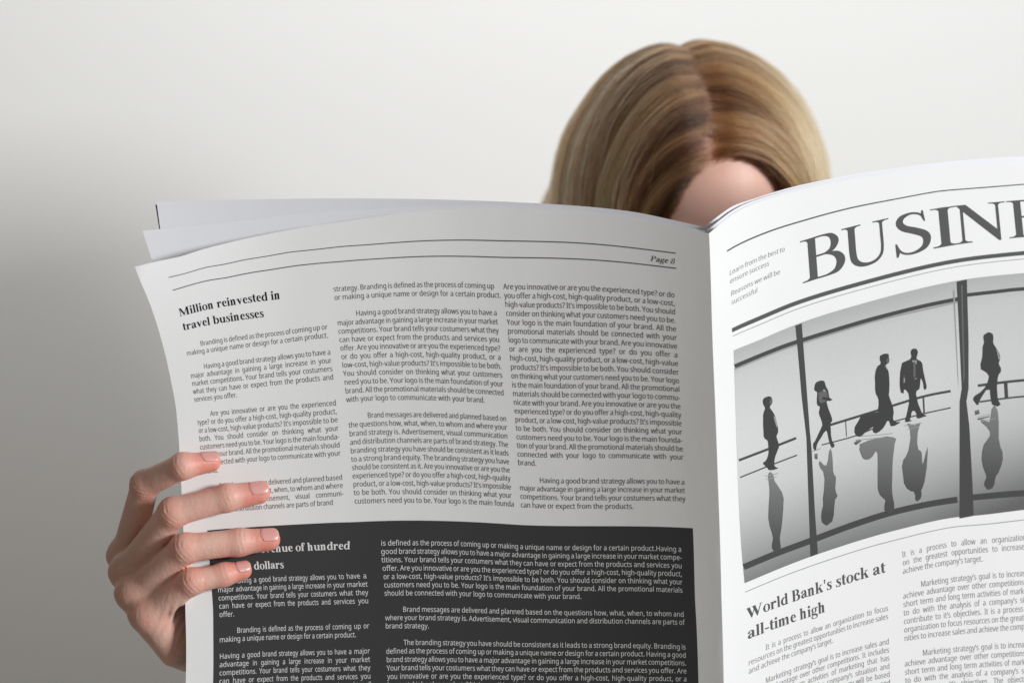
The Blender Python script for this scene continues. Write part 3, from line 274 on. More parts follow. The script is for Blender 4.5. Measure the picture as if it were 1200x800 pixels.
# ------------------------------------------------------------------ letter shapes
GL = {}
for _c, (_a, _v, _t) in LETTERS.items(): GL[_c] = (_a, np.array(_v, float).reshape(-1, 2), np.array(_t).reshape(-1, 3))
def smooth_path(pts, n=7):
    P = np.array(pts, float); out = []
    for i in range(len(P) - 1):
        p0 = P[max(i - 1, 0)]; p1 = P[i]; p2 = P[i + 1]; p3 = P[min(i + 2, len(P) - 1)]
        for k in range(n):
            f = k / n; out.append(.5 * (2 * p1 + (p2 - p0) * f + (2 * p0 - 5 * p1 + 4 * p2 - p3) * f * f + (3 * p1 - p0 - 3 * p2 + p3) * f ** 3))
    out.append(P[-1]); return np.array(out)
class G:
    """a serif letter drawn as broad-pen strokes, stems and bracketed feet (units: 1000 per em)"""
    def __init__(s, w): s.w = w; s.V = []; s.F = []; s.L = []; s.k = 0
    def _add(s, v, f):
        b_ = len(s.V); s.V += [tuple(p) for p in v]; s.F += [tuple(i + b_ for i in q) for q in f]; s.L += [s.k] * len(v); s.k += 1; return s
    def pen(s, *pts, n=7):
        p = smooth_path(pts, n); xy = p[:, :2]; t = np.gradient(xy, axis=0); t /= np.linalg.norm(t, axis=1)[:, None] + 1e-9
        nn = np.stack([-t[:, 1], t[:, 0]], 1) * np.abs(p[:, 2:3]) / 2; m_ = len(p)
        return s._add(np.concatenate([xy + nn, xy - nn]), [(i, i + m_, i + m_ + 1, i + 1) for i in range(m_ - 1)])
    def poly(s, *pts):
        f = tessellate_polygon([[Vector((x, y, 0)) for x, y in pts]]); return s._add(pts, [tuple(t) for t in f])
    def dot(s, x, y, r):
        a_ = [(x + r * math.cos(k * math.pi / 8), y + r * math.sin(k * math.pi / 8)) for k in range(16)]; return s._add(a_, [tuple(range(16))])
    def foot(s, x0, x1, y, up=1, el=60, er=60, t=20, br=42):
        # slab with curved brackets; up=1: sits at the foot of a stem, -1: at its head
        pts = [(x0 - el, 0), (x1 + er, 0), (x1 + er, t)]
        for k in range(1, 6):
            a_ = k / 5 * math.pi / 2; pts.append((x1 + er * .75 * (1 - math.sin(a_)), t + br * (1 - math.cos(a_))) if er else (x1, t))
        for k in range(5, -1, -1):
            a_ = k / 5 * math.pi / 2; pts.append((x0 - el * .75 * (1 - math.sin(a_)), t + br * (1 - math.cos(a_))) if el else (x0, t))
        pts.append((x0 - el, t)); q = []
        for x_, y_ in pts:
            if not q or abs(q[-1][0] - x_) + abs(q[-1][1] - (y + up * y_)) > .5: q.append((x_, y + up * y_))
        return s.poly(*q)
    def stem(s, x0, x1, y0, y1): return s._add([(x0, y0), (x1, y0), (x1, y1), (x0, y1)], [(0, 1, 2, 3)])
def flag(g, x, y, t=58): return g.poly((x - t, y - 22), (x - t, y - 40), (x, y - 55), (x + 40, y - 30), (x + 30, y), (x, y))
SR = {}   # regular capitals for the title
g = G(690); SR['B'] = g.stem(113, 215, 0, 662); g.foot(113, 215, 0, 1, 95, 0); g.foot(113, 215, 662, -1, 95, 0)
g.pen((190, 648, 28), (330, 648, 32), (425, 610, 72), (468, 510, 104), (425, 400, 70), (330, 356, 30), (190, 352, 28)); g.pen((190, 352, 28), (350, 350, 32), (480, 296, 90), (528, 185, 114), (475, 62, 82), (350, 16, 32), (190, 14, 28))
g = G(735); SR['U'] = g.pen((153, 650, 102), (153, 450, 102), (153, 250, 102), (172, 115, 98), (250, 35, 74), (370, 8, 50), (490, 36, 44), (570, 120, 42), (592, 250, 42), (592, 450, 42), (592, 650, 42)); g.foot(102, 204, 662, -1, 90, 90); g.foot(571, 613, 662, -1, 95, 95)
g = G(530); SR['S'] = g.pen((428, 500, 18), (400, 590, 30), (340, 640, 36), (250, 655, 42), (150, 612, 76), (118, 520, 92), (175, 425, 100), (300, 352, 106), (415, 270, 108), (445, 175, 98), (405, 65, 76), (290, 6, 44), (170, 14, 32), (95, 80, 28), (58, 190, 18), n=9); g.poly((405, 675), (425, 675), (442, 480), (424, 480), (395, 610)); g.poly((50, -16), (72, -16), (98, 60), (62, 200), (44, 200))
g = G(345); SR['I'] = g.stem(121, 223, 0, 662); g.foot(121, 223, 0, 1, 92, 92); g.foot(121, 223, 662, -1, 92, 92)
g = G(740); SR['N'] = g.poly((60, 662), (192, 662), (628, 130), (628, -12), (600, -12), (110, 590)); g.stem(112, 150, 0, 600); g.foot(112, 150, 0, 1, 92, 92); g.stem(590, 628, 0, 662); g.foot(590, 628, 662, -1, 92, 92); g.stem(5, 75, 643, 662)
g = G(625); SR['E'] = g.stem(113, 215, 0, 662); g.foot(113, 215, 0, 1, 95, 0); g.foot(113, 215, 662, -1, 95, 0); g.stem(200, 545, 632, 662); g.stem(200, 570, 0, 32); g.stem(200, 440, 335, 365); g.poly((545, 662), (548, 520), (528, 520), (490, 632)); g.poly((570, 0), (600, 168), (575, 168), (500, 32)); g.poly((440, 430), (440, 262), (420, 262), (395, 350), (420, 430))
SB = {}   # bold letters for the headlines
def arch(g, x, w=132): return g.pen((x, 350, 30), (x + 55, 425, 60), (x + 120, 438, 90), (x + 168, 395, w - 5), (x + 180, 300, w), (x + 180, 150, w), (x + 180, 10, w)).foot(x + 180 - w / 2, x + 180 + w / 2, 0, 1, 48, 48, 24, 20)
def low(g, x, y=461): g.stem(x, x + 132, 0, y); flag(g, x, y); g.foot(x, x + 132, 0, 1, 50, 50, 24, 20); return g
SB['i'] = low(G(285), 75).dot(141, 605, 76)
SB['l'] = low(G(285), 75, 676)
SB['n'] = arch(low(G(565), 70), 185); SB['h'] = arch(low(G(565), 70, 676), 185)
SB['m'] = arch(arch(low(G(840), 70), 185), 460)
g = G(565); SB['u'] = g.pen((135, 450, 132), (135, 300, 132), (137, 150, 130), (185, 55, 95), (260, 30, 62), (320, 55, 50), (385, 130, 30)); flag(g, 75, 461); g.stem(355, 487, 0, 461); flag(g, 355, 461); g.stem(480, 540, 0, 24)
def oo(g, cx, cy, rx, ry, th=132, tv=40):
    return g.pen(*[(cx + (rx - (th / 2 * abs(math.cos(a_)) + tv / 2 * abs(math.sin(a_)))) * math.cos(a_), cy + (ry - tv / 2) * math.sin(a_), th * math.cos(a_) ** 2 + tv * math.sin(a_) ** 2) for a_ in [k * math.pi / 8 for k in range(17)]], n=4)
SB['o'] = oo(G(500), 250, 229, 225, 243)
g = G(445); SB['e'] = g.pen((352, 262, 100), (330, 385, 90), (250, 448, 42), (150, 400, 105), (102, 245, 132), (150, 95, 118), (265, 35, 76), (360, 62, 38), (415, 118, 18)); g.stem(130, 392, 248, 284)
g = G(445); SB['c'] = g.pen((345, 410, 60), (250, 450, 42), (150, 400, 100), (102, 245, 132), (150, 95, 118), (265, 35, 76), (360, 62, 38), (415, 118, 18)); g.dot(345, 360, 62)
g = low(G(444), 70); SB['r'] = g.pen((185, 300, 30), (240, 400, 60), (310, 445, 70), (360, 420, 60)); g.dot(350, 385, 62)
g = G(395); SB['s'] = g.pen((330, 340, 18), (290, 420, 34), (210, 448, 44), (120, 410, 90), (120, 330, 100), (210, 250, 116), (300, 170, 112), (290, 65, 86), (190, 16, 46), (90, 60, 34), (42, 150, 18)); g.poly((312, 473), (335, 473), (338, 320), (318, 320)); g.poly((38, -10), (62, -10), (60, 160), (38, 160))
g = G(333); SB['t'] = g.pen((145, 560, 130), (145, 300, 132), (147, 120, 128), (190, 40, 84), (250, 40, 46), (312, 95, 20)); g.poly((20, 415), (315, 415), (315, 461), (80, 461), (20, 430)); g.poly((80, 461), (80, 560), (210, 630), (210, 560))
g = G(500); SB['v'] = g.poly((30, 461), (185, 461), (300, 160), (265, -14), (235, -14)); g.poly((395, 461), (425, 461), (265, -14), (240, 40)); g.stem(10, 220, 438, 461); g.stem(330, 480, 438, 461)
g = G(556); SB['d'] = g.stem(345, 477, 0, 676); flag(g, 345, 676); g.stem(470, 530, 0, 24); g.pen((380, 380, 40), (300, 448, 46), (170, 400, 104), (100, 235, 132), (150, 75, 110), (260, 28, 62), (380, 100, 40))
g = G(556); SB['b'] = g.stem(70, 202, 0, 676); flag(g, 70, 676); g.pen((170, 390, 40), (260, 446, 48), (390, 400, 104), (452, 235, 132), (400, 70, 108), (290, 22, 50), (170, 70, 40))
g = G(500); SB['a'] = g.pen((80, 340, 60), (110, 410, 60), (220, 448, 48), (320, 400, 118), (335, 280, 132), (335, 120, 130), (390, 45, 70), (455, 55, 30), (480, 85, 14)); g.dot(100, 355, 58); g.pen((320, 285, 40), (170, 220, 80), (95, 120, 122), (170, 40, 84), (300, 90, 40))
g = G(556); SB['k'] = low(g, 70, 676); g.poly((190, 190), (190, 235), (400, 445), (455, 445)); g.poly((235, 290), (330, 350), (520, 15), (370, 15)); g.stem(310, 500, 438, 461); g.stem(320, 545, 0, 24)
g = G(500); SB['g'] = oo(g, 225, 315, 180, 158, 112, 34); g.pen((150, 180, 50), (80, 130, 60), (110, 70, 100), (300, 50, 110), (410, -20, 90), (390, -130, 60), (240, -188, 34), (90, -150, 60), (60, -70, 60), (140, 10, 30)); g.pen((330, 420, 36), (400, 440, 60), (470, 440, 60))
g = G(333); SB['f'] = g.stem(75, 207, 0, 560); g.foot(75, 207, 0, 1, 50, 60, 24, 20); g.stem(15, 300, 415, 461); g.pen((141, 540, 132), (160, 630, 110), (230, 672, 50), (300, 650, 50)); g.dot(310, 615, 52)
g = G(444 + 500); SB['M'] = g.stem(120, 165, 0, 640); g.foot(120, 165, 0, 1, 90, 90, 24, 20); g.poly((20, 676), (240, 676), (480, 180), (430, -5), (120, 640)); g.poly((430, -5), (480, 180), (690, 676), (740, 640)); g.stem(680, 830, 0, 676); g.foot(680, 830, 0, 1, 80, 80, 24, 20); g.stem(820, 920, 652, 676)
g = G(1000); SB['W'] = g.poly((40, 676), (210, 676), (370, 180), (320, -15), (285, -15)); g.poly((320, -15), (300, 90), (480, 560), (515, 560)); g.poly((370, 676), (540, 676), (700, 180), (660, -15), (620, -15)); g.poly((655, -15), (640, 90), (860, 676), (905, 676)); g.stem(5, 260, 652, 676); g.stem(340, 590, 652, 676); g.stem(800, 990, 652, 676)
g = G(667); SB['B'] = g.stem(95, 245, 0, 676); g.foot(95, 245, 0, 1, 80, 0, 24, 20); g.foot(95, 245, 676, -1, 80, 0, 24, 20); g.pen((220, 660, 34), (350, 655, 46), (440, 600, 110), (470, 515, 140), (430, 410, 100), (340, 362, 40), (220, 358, 34)); g.pen((220, 358, 34), (370, 350, 46), (490, 290, 110), (530, 190, 150), (480, 70, 110), (370, 20, 42), (220, 17, 34))
g = G(722); SB['R'] = g.stem(95, 245, 0, 676); g.foot(95, 245, 0, 1, 80, 80, 24, 20); g.foot(95, 245, 676, -1, 80, 0, 24, 20); g.pen((220, 660, 34), (370, 655, 46), (470, 600, 110), (500, 505, 140), (460, 390, 100), (350, 335, 40), (220, 332, 34)); g.poly((320, 350), (450, 380), (700, 10), (530, 10)); g.stem(520, 715, 0, 24)
g = G(611); SB['P'] = g.stem(95, 215, 0, 676); g.foot(95, 215, 0, 1, 80, 80, 24, 20); g.foot(95, 215, 676, -1, 80, 0, 24, 20); g.pen((200, 660, 30), (350, 655, 36), (450, 600, 90), (480, 500, 110), (430, 370, 80), (330, 320, 36), (200, 318, 30))
g = G(500); SB['8'] = oo(g, 250, 500, 180, 176, 84, 40); oo(g, 250, 175, 215, 190, 96, 40)
SB["'"] = G(250).poly((80, 676), (175, 676), (150, 430), (105, 430)); SB['-'] = G(333).stem(45, 290, 170, 250)

def shape_text(FONT, txt, u, v, size, wscale, shear=0., width=None, space=250, track=0):
    """lay serif text out in flat page units; returns verts (u, v, layer), faces, and the end column"""
    nat = sum((space if c == ' ' else FONT[c].w + track) for c in txt); k = size / 1000.; sx = (width / (nat * k)) if width else wscale
    V, F = [], []; x = 0
    for c in txt:
        if c == ' ': x += space; continue
        g = FONT[c]; b_ = len(V)
        V += [(u + (x + px + shear * py) * k * sx, v - py * k / 10, L) for (px, py), L in zip(g.V, g.L)]; F += [tuple(i + b_ for i in f) for f in g.F]; x += g.w + track
    return V, F
def lay(name, T, V, F, mt, off=.00012, label=None, dl=.000012):
    A = np.array(V, float); p = onpage(T, A[:, :2], off)
    if A.shape[1] > 2: p[:, 1] -= A[:, 2] * dl
    o = mesh_obj(name, p, F, mt, outer, smooth=False)
    if label: o['label'] = label
    return o
def serif(name, T, lines, mt, size, off=.00012, shear=0., FONT=SB, wscale=1., space=240, track=-22):
    V, F = [], []
    for txt, u, v, width in lines:
        a_, f_ = shape_text(FONT, txt, u, v, size, wscale, shear, width, space, track); b_ = len(V); V += a_; F += [tuple(i + b_ for i in q) for q in f_]
    return lay(name, T, V, F, mt, off, '“' + ' '.join(l[0] for l in lines) + '”' if False else None)
EM = 8.75      # body type size in flat units
def sans(lines, em=EM, wx=.88, shear=0.):
    """lines of (text, u0, u1 or None, v); justified between u0 and u1. Noto-like outlines at 400 units per em"""
    V, F = [], []
    for txt, u0, u1, v in lines:
        words = txt.split(' '); k = em / 321.
        wd = [sum(GL[c][0] for c in w_) * k * wx for w_ in words]; sp = 83.4 * k * wx; nat = sum(wd); n = max(len(words) - 1, 1)
        sx = 1.
        if u1 is not None:
            free = (u1 - u0) - nat; sp2 = free / n
            if sp2 < sp * .74: sx = (u1 - u0) / (nat + n * sp * .74); sp2 = sp * .74 * sx
            sp = sp2
        x = u0
        for w_ in words:
            for c in w_:
                a_, gv, gt = GL[c]; b_ = len(V)
                V += [(x + (px + shear * py) * k * wx * sx, v - py * k / 10.) for px, py in gv]; F += [(p + b_, q + b_, r + b_) for p, q, r in gt]
                x += a_ * k * wx * sx
            x += sp
    return V, F
def column(name, T, rows, u0, u1, v0, mt, indent=26, off=.00012, em=EM, wx=.88, pitch=1., parts='text_paragraph'):
    """rows: text per line; '' is a blank row, '>' starts an indented row, '<' ends a paragraph (ragged)"""
    L = []
    for i, r in enumerate(rows):
        if not r: continue
        ind = r.startswith('>'); rag = r.endswith('<'); t = r.strip('<>')
        if ind and '^' in t: t = t.replace('^', '')
        L.append((t, u0 + (indent if ind else 0), None if rag else u1, v0 + i * pitch))
    V, F = sans(L, em, wx); return lay(name, T, V, F, mt, off)

# ------------------------------------------------------------------ left page
def ribbon(pts, w):
    """a printed line in flat coordinates: constant thickness w (flat units)"""
    P = np.array(pts, float); n = len(P); V = np.concatenate([P - [0, w / 20], P + [0, w / 20]]); return V.tolist(), [(i, i + 1, i + 1 + n, i + n) for i in range(n - 1)]
def rule(T, u0, u1, v, w, mt, off=.00012, n=60):
    V, F = ribbon([(u, v) for u in np.linspace(u0, u1, n)], w); return lay('printed_rule', T, V, F, mt, off)
rule(LEFT, 0, 623, -4.4, 1.25, M['ink']); rule(LEFT, 0, 623, -2.55, 1.25, M['ink'])
serif('headline', LEFT, [('Million reinvested in', 0, 1.05, 142), ('travel businesses', 1, 3.0, 115)], M['head_ink'], 15.4)['label'] = 'headline reading Million reinvested in travel businesses'
serif('page_number', LEFT, [('Page 8', 594, -3.05, 27)], M['ink'], 9.8, shear=.28)['label'] = 'small italic page number between the two rules'
A1 = ['>Branding is defined as the process of coming up or', 'making a unique name or design for a certain product.<', '', '>Having a good brand strategy allows you to have a', 'major advantage in gaining a large increase in your', 'market competitions. Your brand tells your costumers', 'what they can have or expect from the products and', 'services you offer.<', '',
      '>Are you innovative or are you the experienced', 'type? or do you offer a high-cost, high-quality product,', "or a low-cost, high-value products? It's impossible to be", 'both. You should consider on thinking what your', 'customers need you to be. Your logo is the main founda-', 'tion of your brand. All the promotional materials should', 'be connected with your logo to communicate with your', 'brand.<', '',
      '>Brand messages are delivered and planned based', 'on the questions how, what, when, to whom and where', 'your brand is. Advertisement, visual communi-', 'cation and distribution channels are parts of brand<']
A1[-3] = 'on the questions how, what, when, to whom and where'
column('text_column', LEFT, A1, 0, 198, c1(5), M['ink'], 22, pitch=.979)
A2 = ['strategy. Branding is defined as the process of coming up', 'or making a unique name or design for a certain product.<', '', '>Having a good brand strategy allows you to have a', 'major advantage in gaining a large increase in your market', 'competitions. Your brand tells your costumers what they', 'can have or expect from the products and services you', 'offer. Are you innovative or are you the experienced type?', 'or do you offer a high-cost, high-quality product, or a', "low-cost, high-value products? It's impossible to be both.", 'You should consider on thinking what your customers', 'need you to be. Your logo is the main foundation of your', 'brand. All the promotional materials should be connected', 'with your logo to communicate with your brand.<', '',
      '>Brand messages are delivered and planned based on', 'the questions how, what, when, to whom and where your', 'brand strategy is. Advertisement, visual communication', 'and distribution channels are parts of brand strategy. The', 'branding strategy you have should be consistent as it leads', 'to a strong brand equity. The branding strategy you have', 'should be consistent as it. Are you innovative or are you the', 'experienced type? or do you offer a high-cost, high-quality', "product, or a low-cost, high-value products? It's impossible", 'to be both. You should consider on thinking what your', 'customers need you to be. Your logo is the main founda<']
column('text_column', LEFT, A2, 210, 410, 1, M['ink'], 24)
A3 = ['Are you innovative or are you the experienced type? or do', 'you offer a high-cost, high-quality product, or a low-cost,', "high-value products? It's impossible to be both. You should", 'consider on thinking what your customers need you to be.', 'Your logo is the main foundation of your brand. All the', 'promotional materials should be connected with your', 'logo to communicate with your brand. Are you innovative', 'or are you the experienced type? or do you offer a', 'high-cost, high-quality product, or a low-cost, high-value', "products? It's impossible to be both. You should consider", 'on thinking what your customers need you to be. Your logo', 'is the main foundation of your brand. All the promotional', 'materials should be connected with your logo to commu-', 'nicate with your brand. Are you innovative or are you the', 'experienced type? or do you offer a high-cost, high-quality', "product, or a low-cost, high-value products? It's impossible", 'to be both. You should consider on thinking what your', 'customers need you to be. Your logo is the main founda-', 'tion of your brand. All the promotional materials should be', 'connected with your logo to communicate with your', 'brand.<', '',
      '>Having a good brand strategy allows you to have a', 'major advantage in gaining a large increase in your market', 'competitions. Your brand tells your costumers what they', 'can have or expect from the products.<']
column('text_column', LEFT, A3, 421, 621, 1, M['ink'], 26)
bx = patch(LEFT, -1, 628, 28.08, 68, 140, 60, .00008); mesh_obj('dark_panel', bx, grid_faces(140, 60), M['dark'], outer)['label'] = 'black printed panel across the lower left page'
serif('headline', LEFT, [('Million revenue of hundred', 6, 31.3, 201), ('million dollars', 7, 33.3, 98)], M['white_ink'], 14.2, off=.00022, space=230)['label'] = 'white headline on the black panel'
DOF = 'Having a good brand strategy allows you to have a'
B1 = ['>' + DOF, 'major advantage in gaining a large increase in your market', 'competitions. Your brand tells your costumers what they', 'can have or expect from the products and services you', 'offer.<', '', '>Branding is defined as the process of coming up or', 'making a unique name or design for a certain product.<', '', DOF + ' major', 'advantage in gaining a large increase in your market', 'competitions. Your brand tells your costumers what they', 'can have or expect from the products and services you', 'offer. Are you innovative or are you the experienced type?', 'or do you offer a high-cost, high-quality product, or a']
column('text_column', LEFT, B1, 6, 221, 34.85, M['white_ink'], 22, off=.00022, wx=.88)
B2 = ['is defined as the process of coming up or making a unique name or design for a certain product.Having a', 'good brand strategy allows you to have a major advantage in gaining a large increase in your market compe-', 'titions. Your brand tells your costumers what they can have or expect from the products and services you', 'offer. Are you innovative or are you the experienced type? or do you offer a high-cost, high-quality product,', "or a low-cost, high-value products? It's impossible to be both. You should consider on thinking what your", 'customers need you to be. Your logo is the main foundation of your brand. All the promotional materials', 'should be connected with your logo to communicate with your brand.<', '', '>Brand messages are delivered and planned based on the questions how, what, when, to whom and', 'where your brand strategy is. Advertisement, visual communication and distribution channels are parts of', 'brand strategy.<', '', '>The branding strategy you have should be consistent as it leads to a strong brand equity. Branding is', 'defined as the process of coming up or making a unique name or design for a certain product. Having a good', 'brand strategy allows you to have a major advantage in gaining a large increase in your market competitions.', 'Your brand tells your costumers what they can have or expect from the products and services you offer. Are', 'you innovative or are you the experienced type? or do you offer a high-cost, high-quality product, or a',
      "low-cost, high-value products? It's impossible to be both. You should consider on thinking what your customers", 'need you to be. Your logo is the main foundation of your brand. All the promotional materials should be']
column('text_column', LEFT, B2, 241, 613, 31, M['white_ink'], 22, off=.00022, wx=.865)

# ------------------------------------------------------------------ right page
rule(RIGHT, 0, 640, -43.2, 1.9, M['grey_ink']); rule(RIGHT, 0, 640, -33.6, 5.0, M['title_ink']); rule(RIGHT, 0, 640, -32.88, .8, M['light_ink']); rule(RIGHT, 0, 640, -2.2, .9, M['light_ink'])
V, F = [], []; x = 90
for c, ua, ub in (('B', 94, 149), ('U', 147, 206), ('S', 212, 256), ('I', 258, 289), ('N', 284, 348), ('E', 350, 402), ('S', 411, 455), ('S', 463, 507)):
    a_, f_ = shape_text(SR, c, 0, -35.6, 78, 1); lo_, hi_ = min(p[0] for p in a_), max(p[0] for p in a_); a_ = [(ua + (p[0] - lo_) / (hi_ - lo_) * (ub - ua), p[1], p[2]) for p in a_]; b_ = len(V); V += a_; F += [tuple(i + b_ for i in q) for q in f_]
lay('title', RIGHT, V, F, M['title_ink'])['label'] = 'large serif BUSINESS title'
V, F = sans([('Learn from the best to', 1, 74, -40.2), ('ensure success', 1, 53, -39.2), ('Reasons we will be', 1, 66, -37.7), ('successful', 1, 37, -36.65)], 8.0, 1.0, .14)
lay('small_text', RIGHT, V, F, M['light_ink'])['label'] = 'small slanted slogan beside the title'
serif('headline', RIGHT, [("World Bank's stock at", 0, 1.35, 181), ('all-time high', 0, 3.85, 104)], M['title_ink'], 20.5)['label'] = 'headline about bank stock'
P1 = 'It is a process to allow an organization to focus'
C1 = ['>' + P1, 'resources on the greatest opportunities to increase sales', "and achieve the company's target.<", '', ">Marketing strategy's goal is to increase sales and", 'achieve advantage over other competitions. It includes', 'short and long term activities of marketing that has', "to do with the analysis of a company's situation and", "contribute to it's objectives. The strategy will be based", 'on the greatest opportunities to increase sales and', "achieve the company's target."]
column('text_column', RIGHT, C1, 1, 184, 6, M['light_ink'], 20, em=9.4, wx=.735)
MS = [">Marketing strategy's goal is to increase sales and", 'achieve advantage over other competitions. It includes', 'short term and long term activities of marketing. It has', "to do with the analysis of a company's situation and", "contribute to it's objectives. It is a process to allow an", 'organization to focus resources on the greatest opportu-', "nities to increase sales and achieve the company's target.", '']
C2 = ['It is a process to allow an organization to focus', 'on the greatest opportunities to increase sales and', "achieve the company's target.<", ''] + MS[:-1] + [''] + MS[:3] + ["to do with the analysis of a company's situation and", "contribute to it's objectives. The objectives will be"]
C2[0] = 'It is a process to allow an organization to focus'
column('text_column', RIGHT, C2, 202, 396, 0, M['light_ink'], 22, em=9.4, wx=.775)
C2b = [C2[0], C2[1]] + [C2[2]] + C2[3:]
column('text_column', RIGHT, C2b, 414, 608, 0, M['light_ink'], 22, em=9.4, wx=.775)

# the printed photograph: its sheet, then its dark shapes laid a hair above each other
nU, nW = 120, 60
pg = patch(RIGHT, 0, 640, -31.2, -3.3, nU, nW, .00008)
ph = mesh_obj('printed_photograph', pg, grid_faces(nU, nW), M['photo_bg'], outer)
ph['label'] = 'printed grey photograph of people walking through a glass hall'
ca = ph.data.color_attributes.new('tone', 'FLOAT_COLOR', 'POINT')
U, Vv = np.meshgrid(np.linspace(0, 640, nU), np.linspace(0, 1, nW)); U = U.ravel(); Vv = Vv.ravel()
tone = .50 + .10 * np.exp(-((Vv - .42) / .28) ** 2) - .30 * np.clip((Vv - .62) / .38, 0, 1) ** 1.3 - .14 * np.clip((U - 230) / 150, 0, 1) * np.clip(Vv * 1.1, 0, 1) - .10 * np.clip(1 - Vv / .12, 0, 1)
tone = np.clip(tone, .12, .7)
ca.data.foreach_set('color', np.stack([tone, tone, tone, np.ones_like(tone)], 1).ravel())
pv, pf, pm, pt = [], [], [], []
TONE = {1: .050, 2: .062, 3: .125, 4: .30}
def round_outline(q):
    P = np.array(q); n = len(P); out = []
    for i in range(n):
        p0, p1, p2, p3 = P[i - 1], P[i], P[(i + 1) % n], P[(i + 2) % n]
        for f in (0, .5): out.append(tuple(.5 * (2 * p1 + (p2 - p0) * f + (2 * p0 - 5 * p1 + 4 * p2 - p3) * f * f * .8 + (3 * p1 - p0 - 3 * p2 + p3) * f ** 3 * .8)) if f else tuple(p1 * .84 + (p0 + p2) * .08))
    return out
def silh(pts, mi, lvl, o=(0, 0), k=1.):
    q = [(o[0] + x / k, o[1] + y / k) for x, y in pts]
    if len(q) > 15: q = round_outline(q)
    ys = [y for x, y in q]; y0, y1 = min(ys), max(ys)
    pt.extend([TONE[mi] if mi != 5 else .20 - .13 * min(1, (y - y0) / (y1 - y0 + 1e-6) * 1.15) for y in ys]); t = tessellate_polygon([[Vector((x, y, 0)) for x, y in q]]); b_ = len(pv)
    pv.extend(onpx(q, .00011 + .00002 * lvl)); pf.extend([tuple(i + b_ for i in f) for f in t]); pm.extend([mi] * len(t))
def bar(pts, w, mi, lvl):
    p = smooth_path(pts, 6); t = np.gradient(p, axis=0); t /= np.linalg.norm(t, axis=1)[:, None]; nn = np.stack([-t[:, 1], t[:, 0]], 1) * w / 2; n = len(p); b_ = len(pv)
    pv.extend(onpx(np.concatenate([p + nn, p - nn]), .00011 + .00002 * lvl)); pt.extend([TONE[mi]] * (2 * n)); pf.extend([(b_ + i, b_ + i + 1, b_ + i + 1 + n, b_ + i + n) for i in range(n - 1)]); pm.extend([mi] * (n - 1))
bar([(861, 429), (897, 414), (932, 401), (1000, 380), (1040, 369), (1085, 358), (1124, 350)], 4.6, 2, 1); bar([(861, 432.5), (897, 417.5), (932, 404.5), (1000, 383.5), (1040, 372.5), (1124, 353.5)], 2, 4, 0)
bar([(1130, 346), (1165, 342), (1200, 338.5), (1260, 337), (1330, 340), (1410, 348)], 4.2, 2, 1)
bar([(871.5, 664), (910, 648), (949, 633.5), (997, 615.5), (1042, 601), (1085, 591), (1122, 585)], 7.2, 2, 1); bar([(1140, 582.5), (1200, 577.5), (1280, 575), (1400, 578)], 7.2, 2, 1)
silh([(932, 381.6), (939.5, 378.8), (942, 412), (946, 465), (949, 505), (951, 525), (955, 600), (958.5, 648.6), (949.8, 652), (948, 600), (945, 512), (939.5, 465), (935, 412)], 2, 3)
silh([(1121, 330), (1133, 327.4), (1135, 400), (1135, 455), (1132.5, 470), (1136, 500), (1139.6, 567), (1141, 604), (1124.5, 607.2), (1124.5, 471), (1127, 455), (1124.5, 400)], 2, 3)
silh([(1126, 334), (1128, 334), (1130.5, 440), (1129, 450)], 3, 4); silh([(1116.5, 340), (1118.5, 340), (1123.5, 455), (1122, 440)], 4, 2)
silh([(1300, 321), (1309, 321), (1318, 588), (1303, 588)], 2, 3)
for p_, w_ in (([(866, 539), (900, 526), (933, 513)], 2.8), ([(867.5, 559), (900, 546), (934, 533)], 1.5), ([(972, 498), (1027.5, 481), (1079.7, 465), (1114, 458)], 2.8), ([(963, 521), (1000.5, 511), (1030, 499)], 1.4), ([(1048, 493.5), (1080, 485), (1114, 477.5)], 1.5), ([(991, 493.5), (992, 511)], .9), ([(1082, 465), (1083, 484)], 1.8), ([(1146, 451.7), (1199, 445.4), (1290, 440)], 3), ([(1148, 470.7), (1199, 464.4), (1290, 460)], 2), ([(1178.5, 448), (1179.5, 466)], 4)): bar(p_, w_, 2, 5)
A_ = ((850, 420), 5.713); Bq = ((980, 380), 5.714); Z5 = ((1100, 340), 3.08); Z3 = ((820, 370), 3.158)
def sil(pts, mi, lvl, z): silh(pts, mi, lvl, z[0], z[1])
sil([(272, 258), (298, 250), (312, 268), (316, 288), (308, 308), (296, 322), (310, 345), (330, 375), (345, 430), (354, 470), (350, 505), (340, 520), (360, 570), (352, 610), (335, 650), (328, 690), (330, 722), (352, 728), (345, 738), (300, 748), (285, 735), (262, 712), (250, 700), (270, 685), (285, 655), (290, 620), (288, 580), (283, 545), (262, 538), (255, 480), (253, 400), (256, 360), (268, 335), (258, 315), (250, 290), (256, 268)], 1, 6, A_)
sil([(300, 270), (312, 272), (315, 288), (306, 306), (296, 300)], 3, 7, A_); sil([(322, 380), (335, 395), (350, 450), (345, 462), (330, 420)], 4, 7, A_); sil([(280, 505), (298, 510), (300, 530), (288, 540), (278, 525)], 3, 7, A_)
sil([(625, 150), (655, 146), (668, 165), (672, 185), (690, 215), (694, 262), (720, 270), (700, 285), (680, 280), (682, 310), (700, 360), (718, 412), (705, 425), (705, 470), (712, 550), (732, 570), (722, 600), (700, 575), (685, 500), (672, 480), (640, 530), (612, 575), (610, 610), (596, 615), (586, 575), (600, 555), (625, 500), (645, 460), (650, 430), (630, 380), (628, 350), (636, 320), (618, 318), (612, 270), (618, 225), (598, 218), (597, 185), (606, 163)], 1, 6, A_)
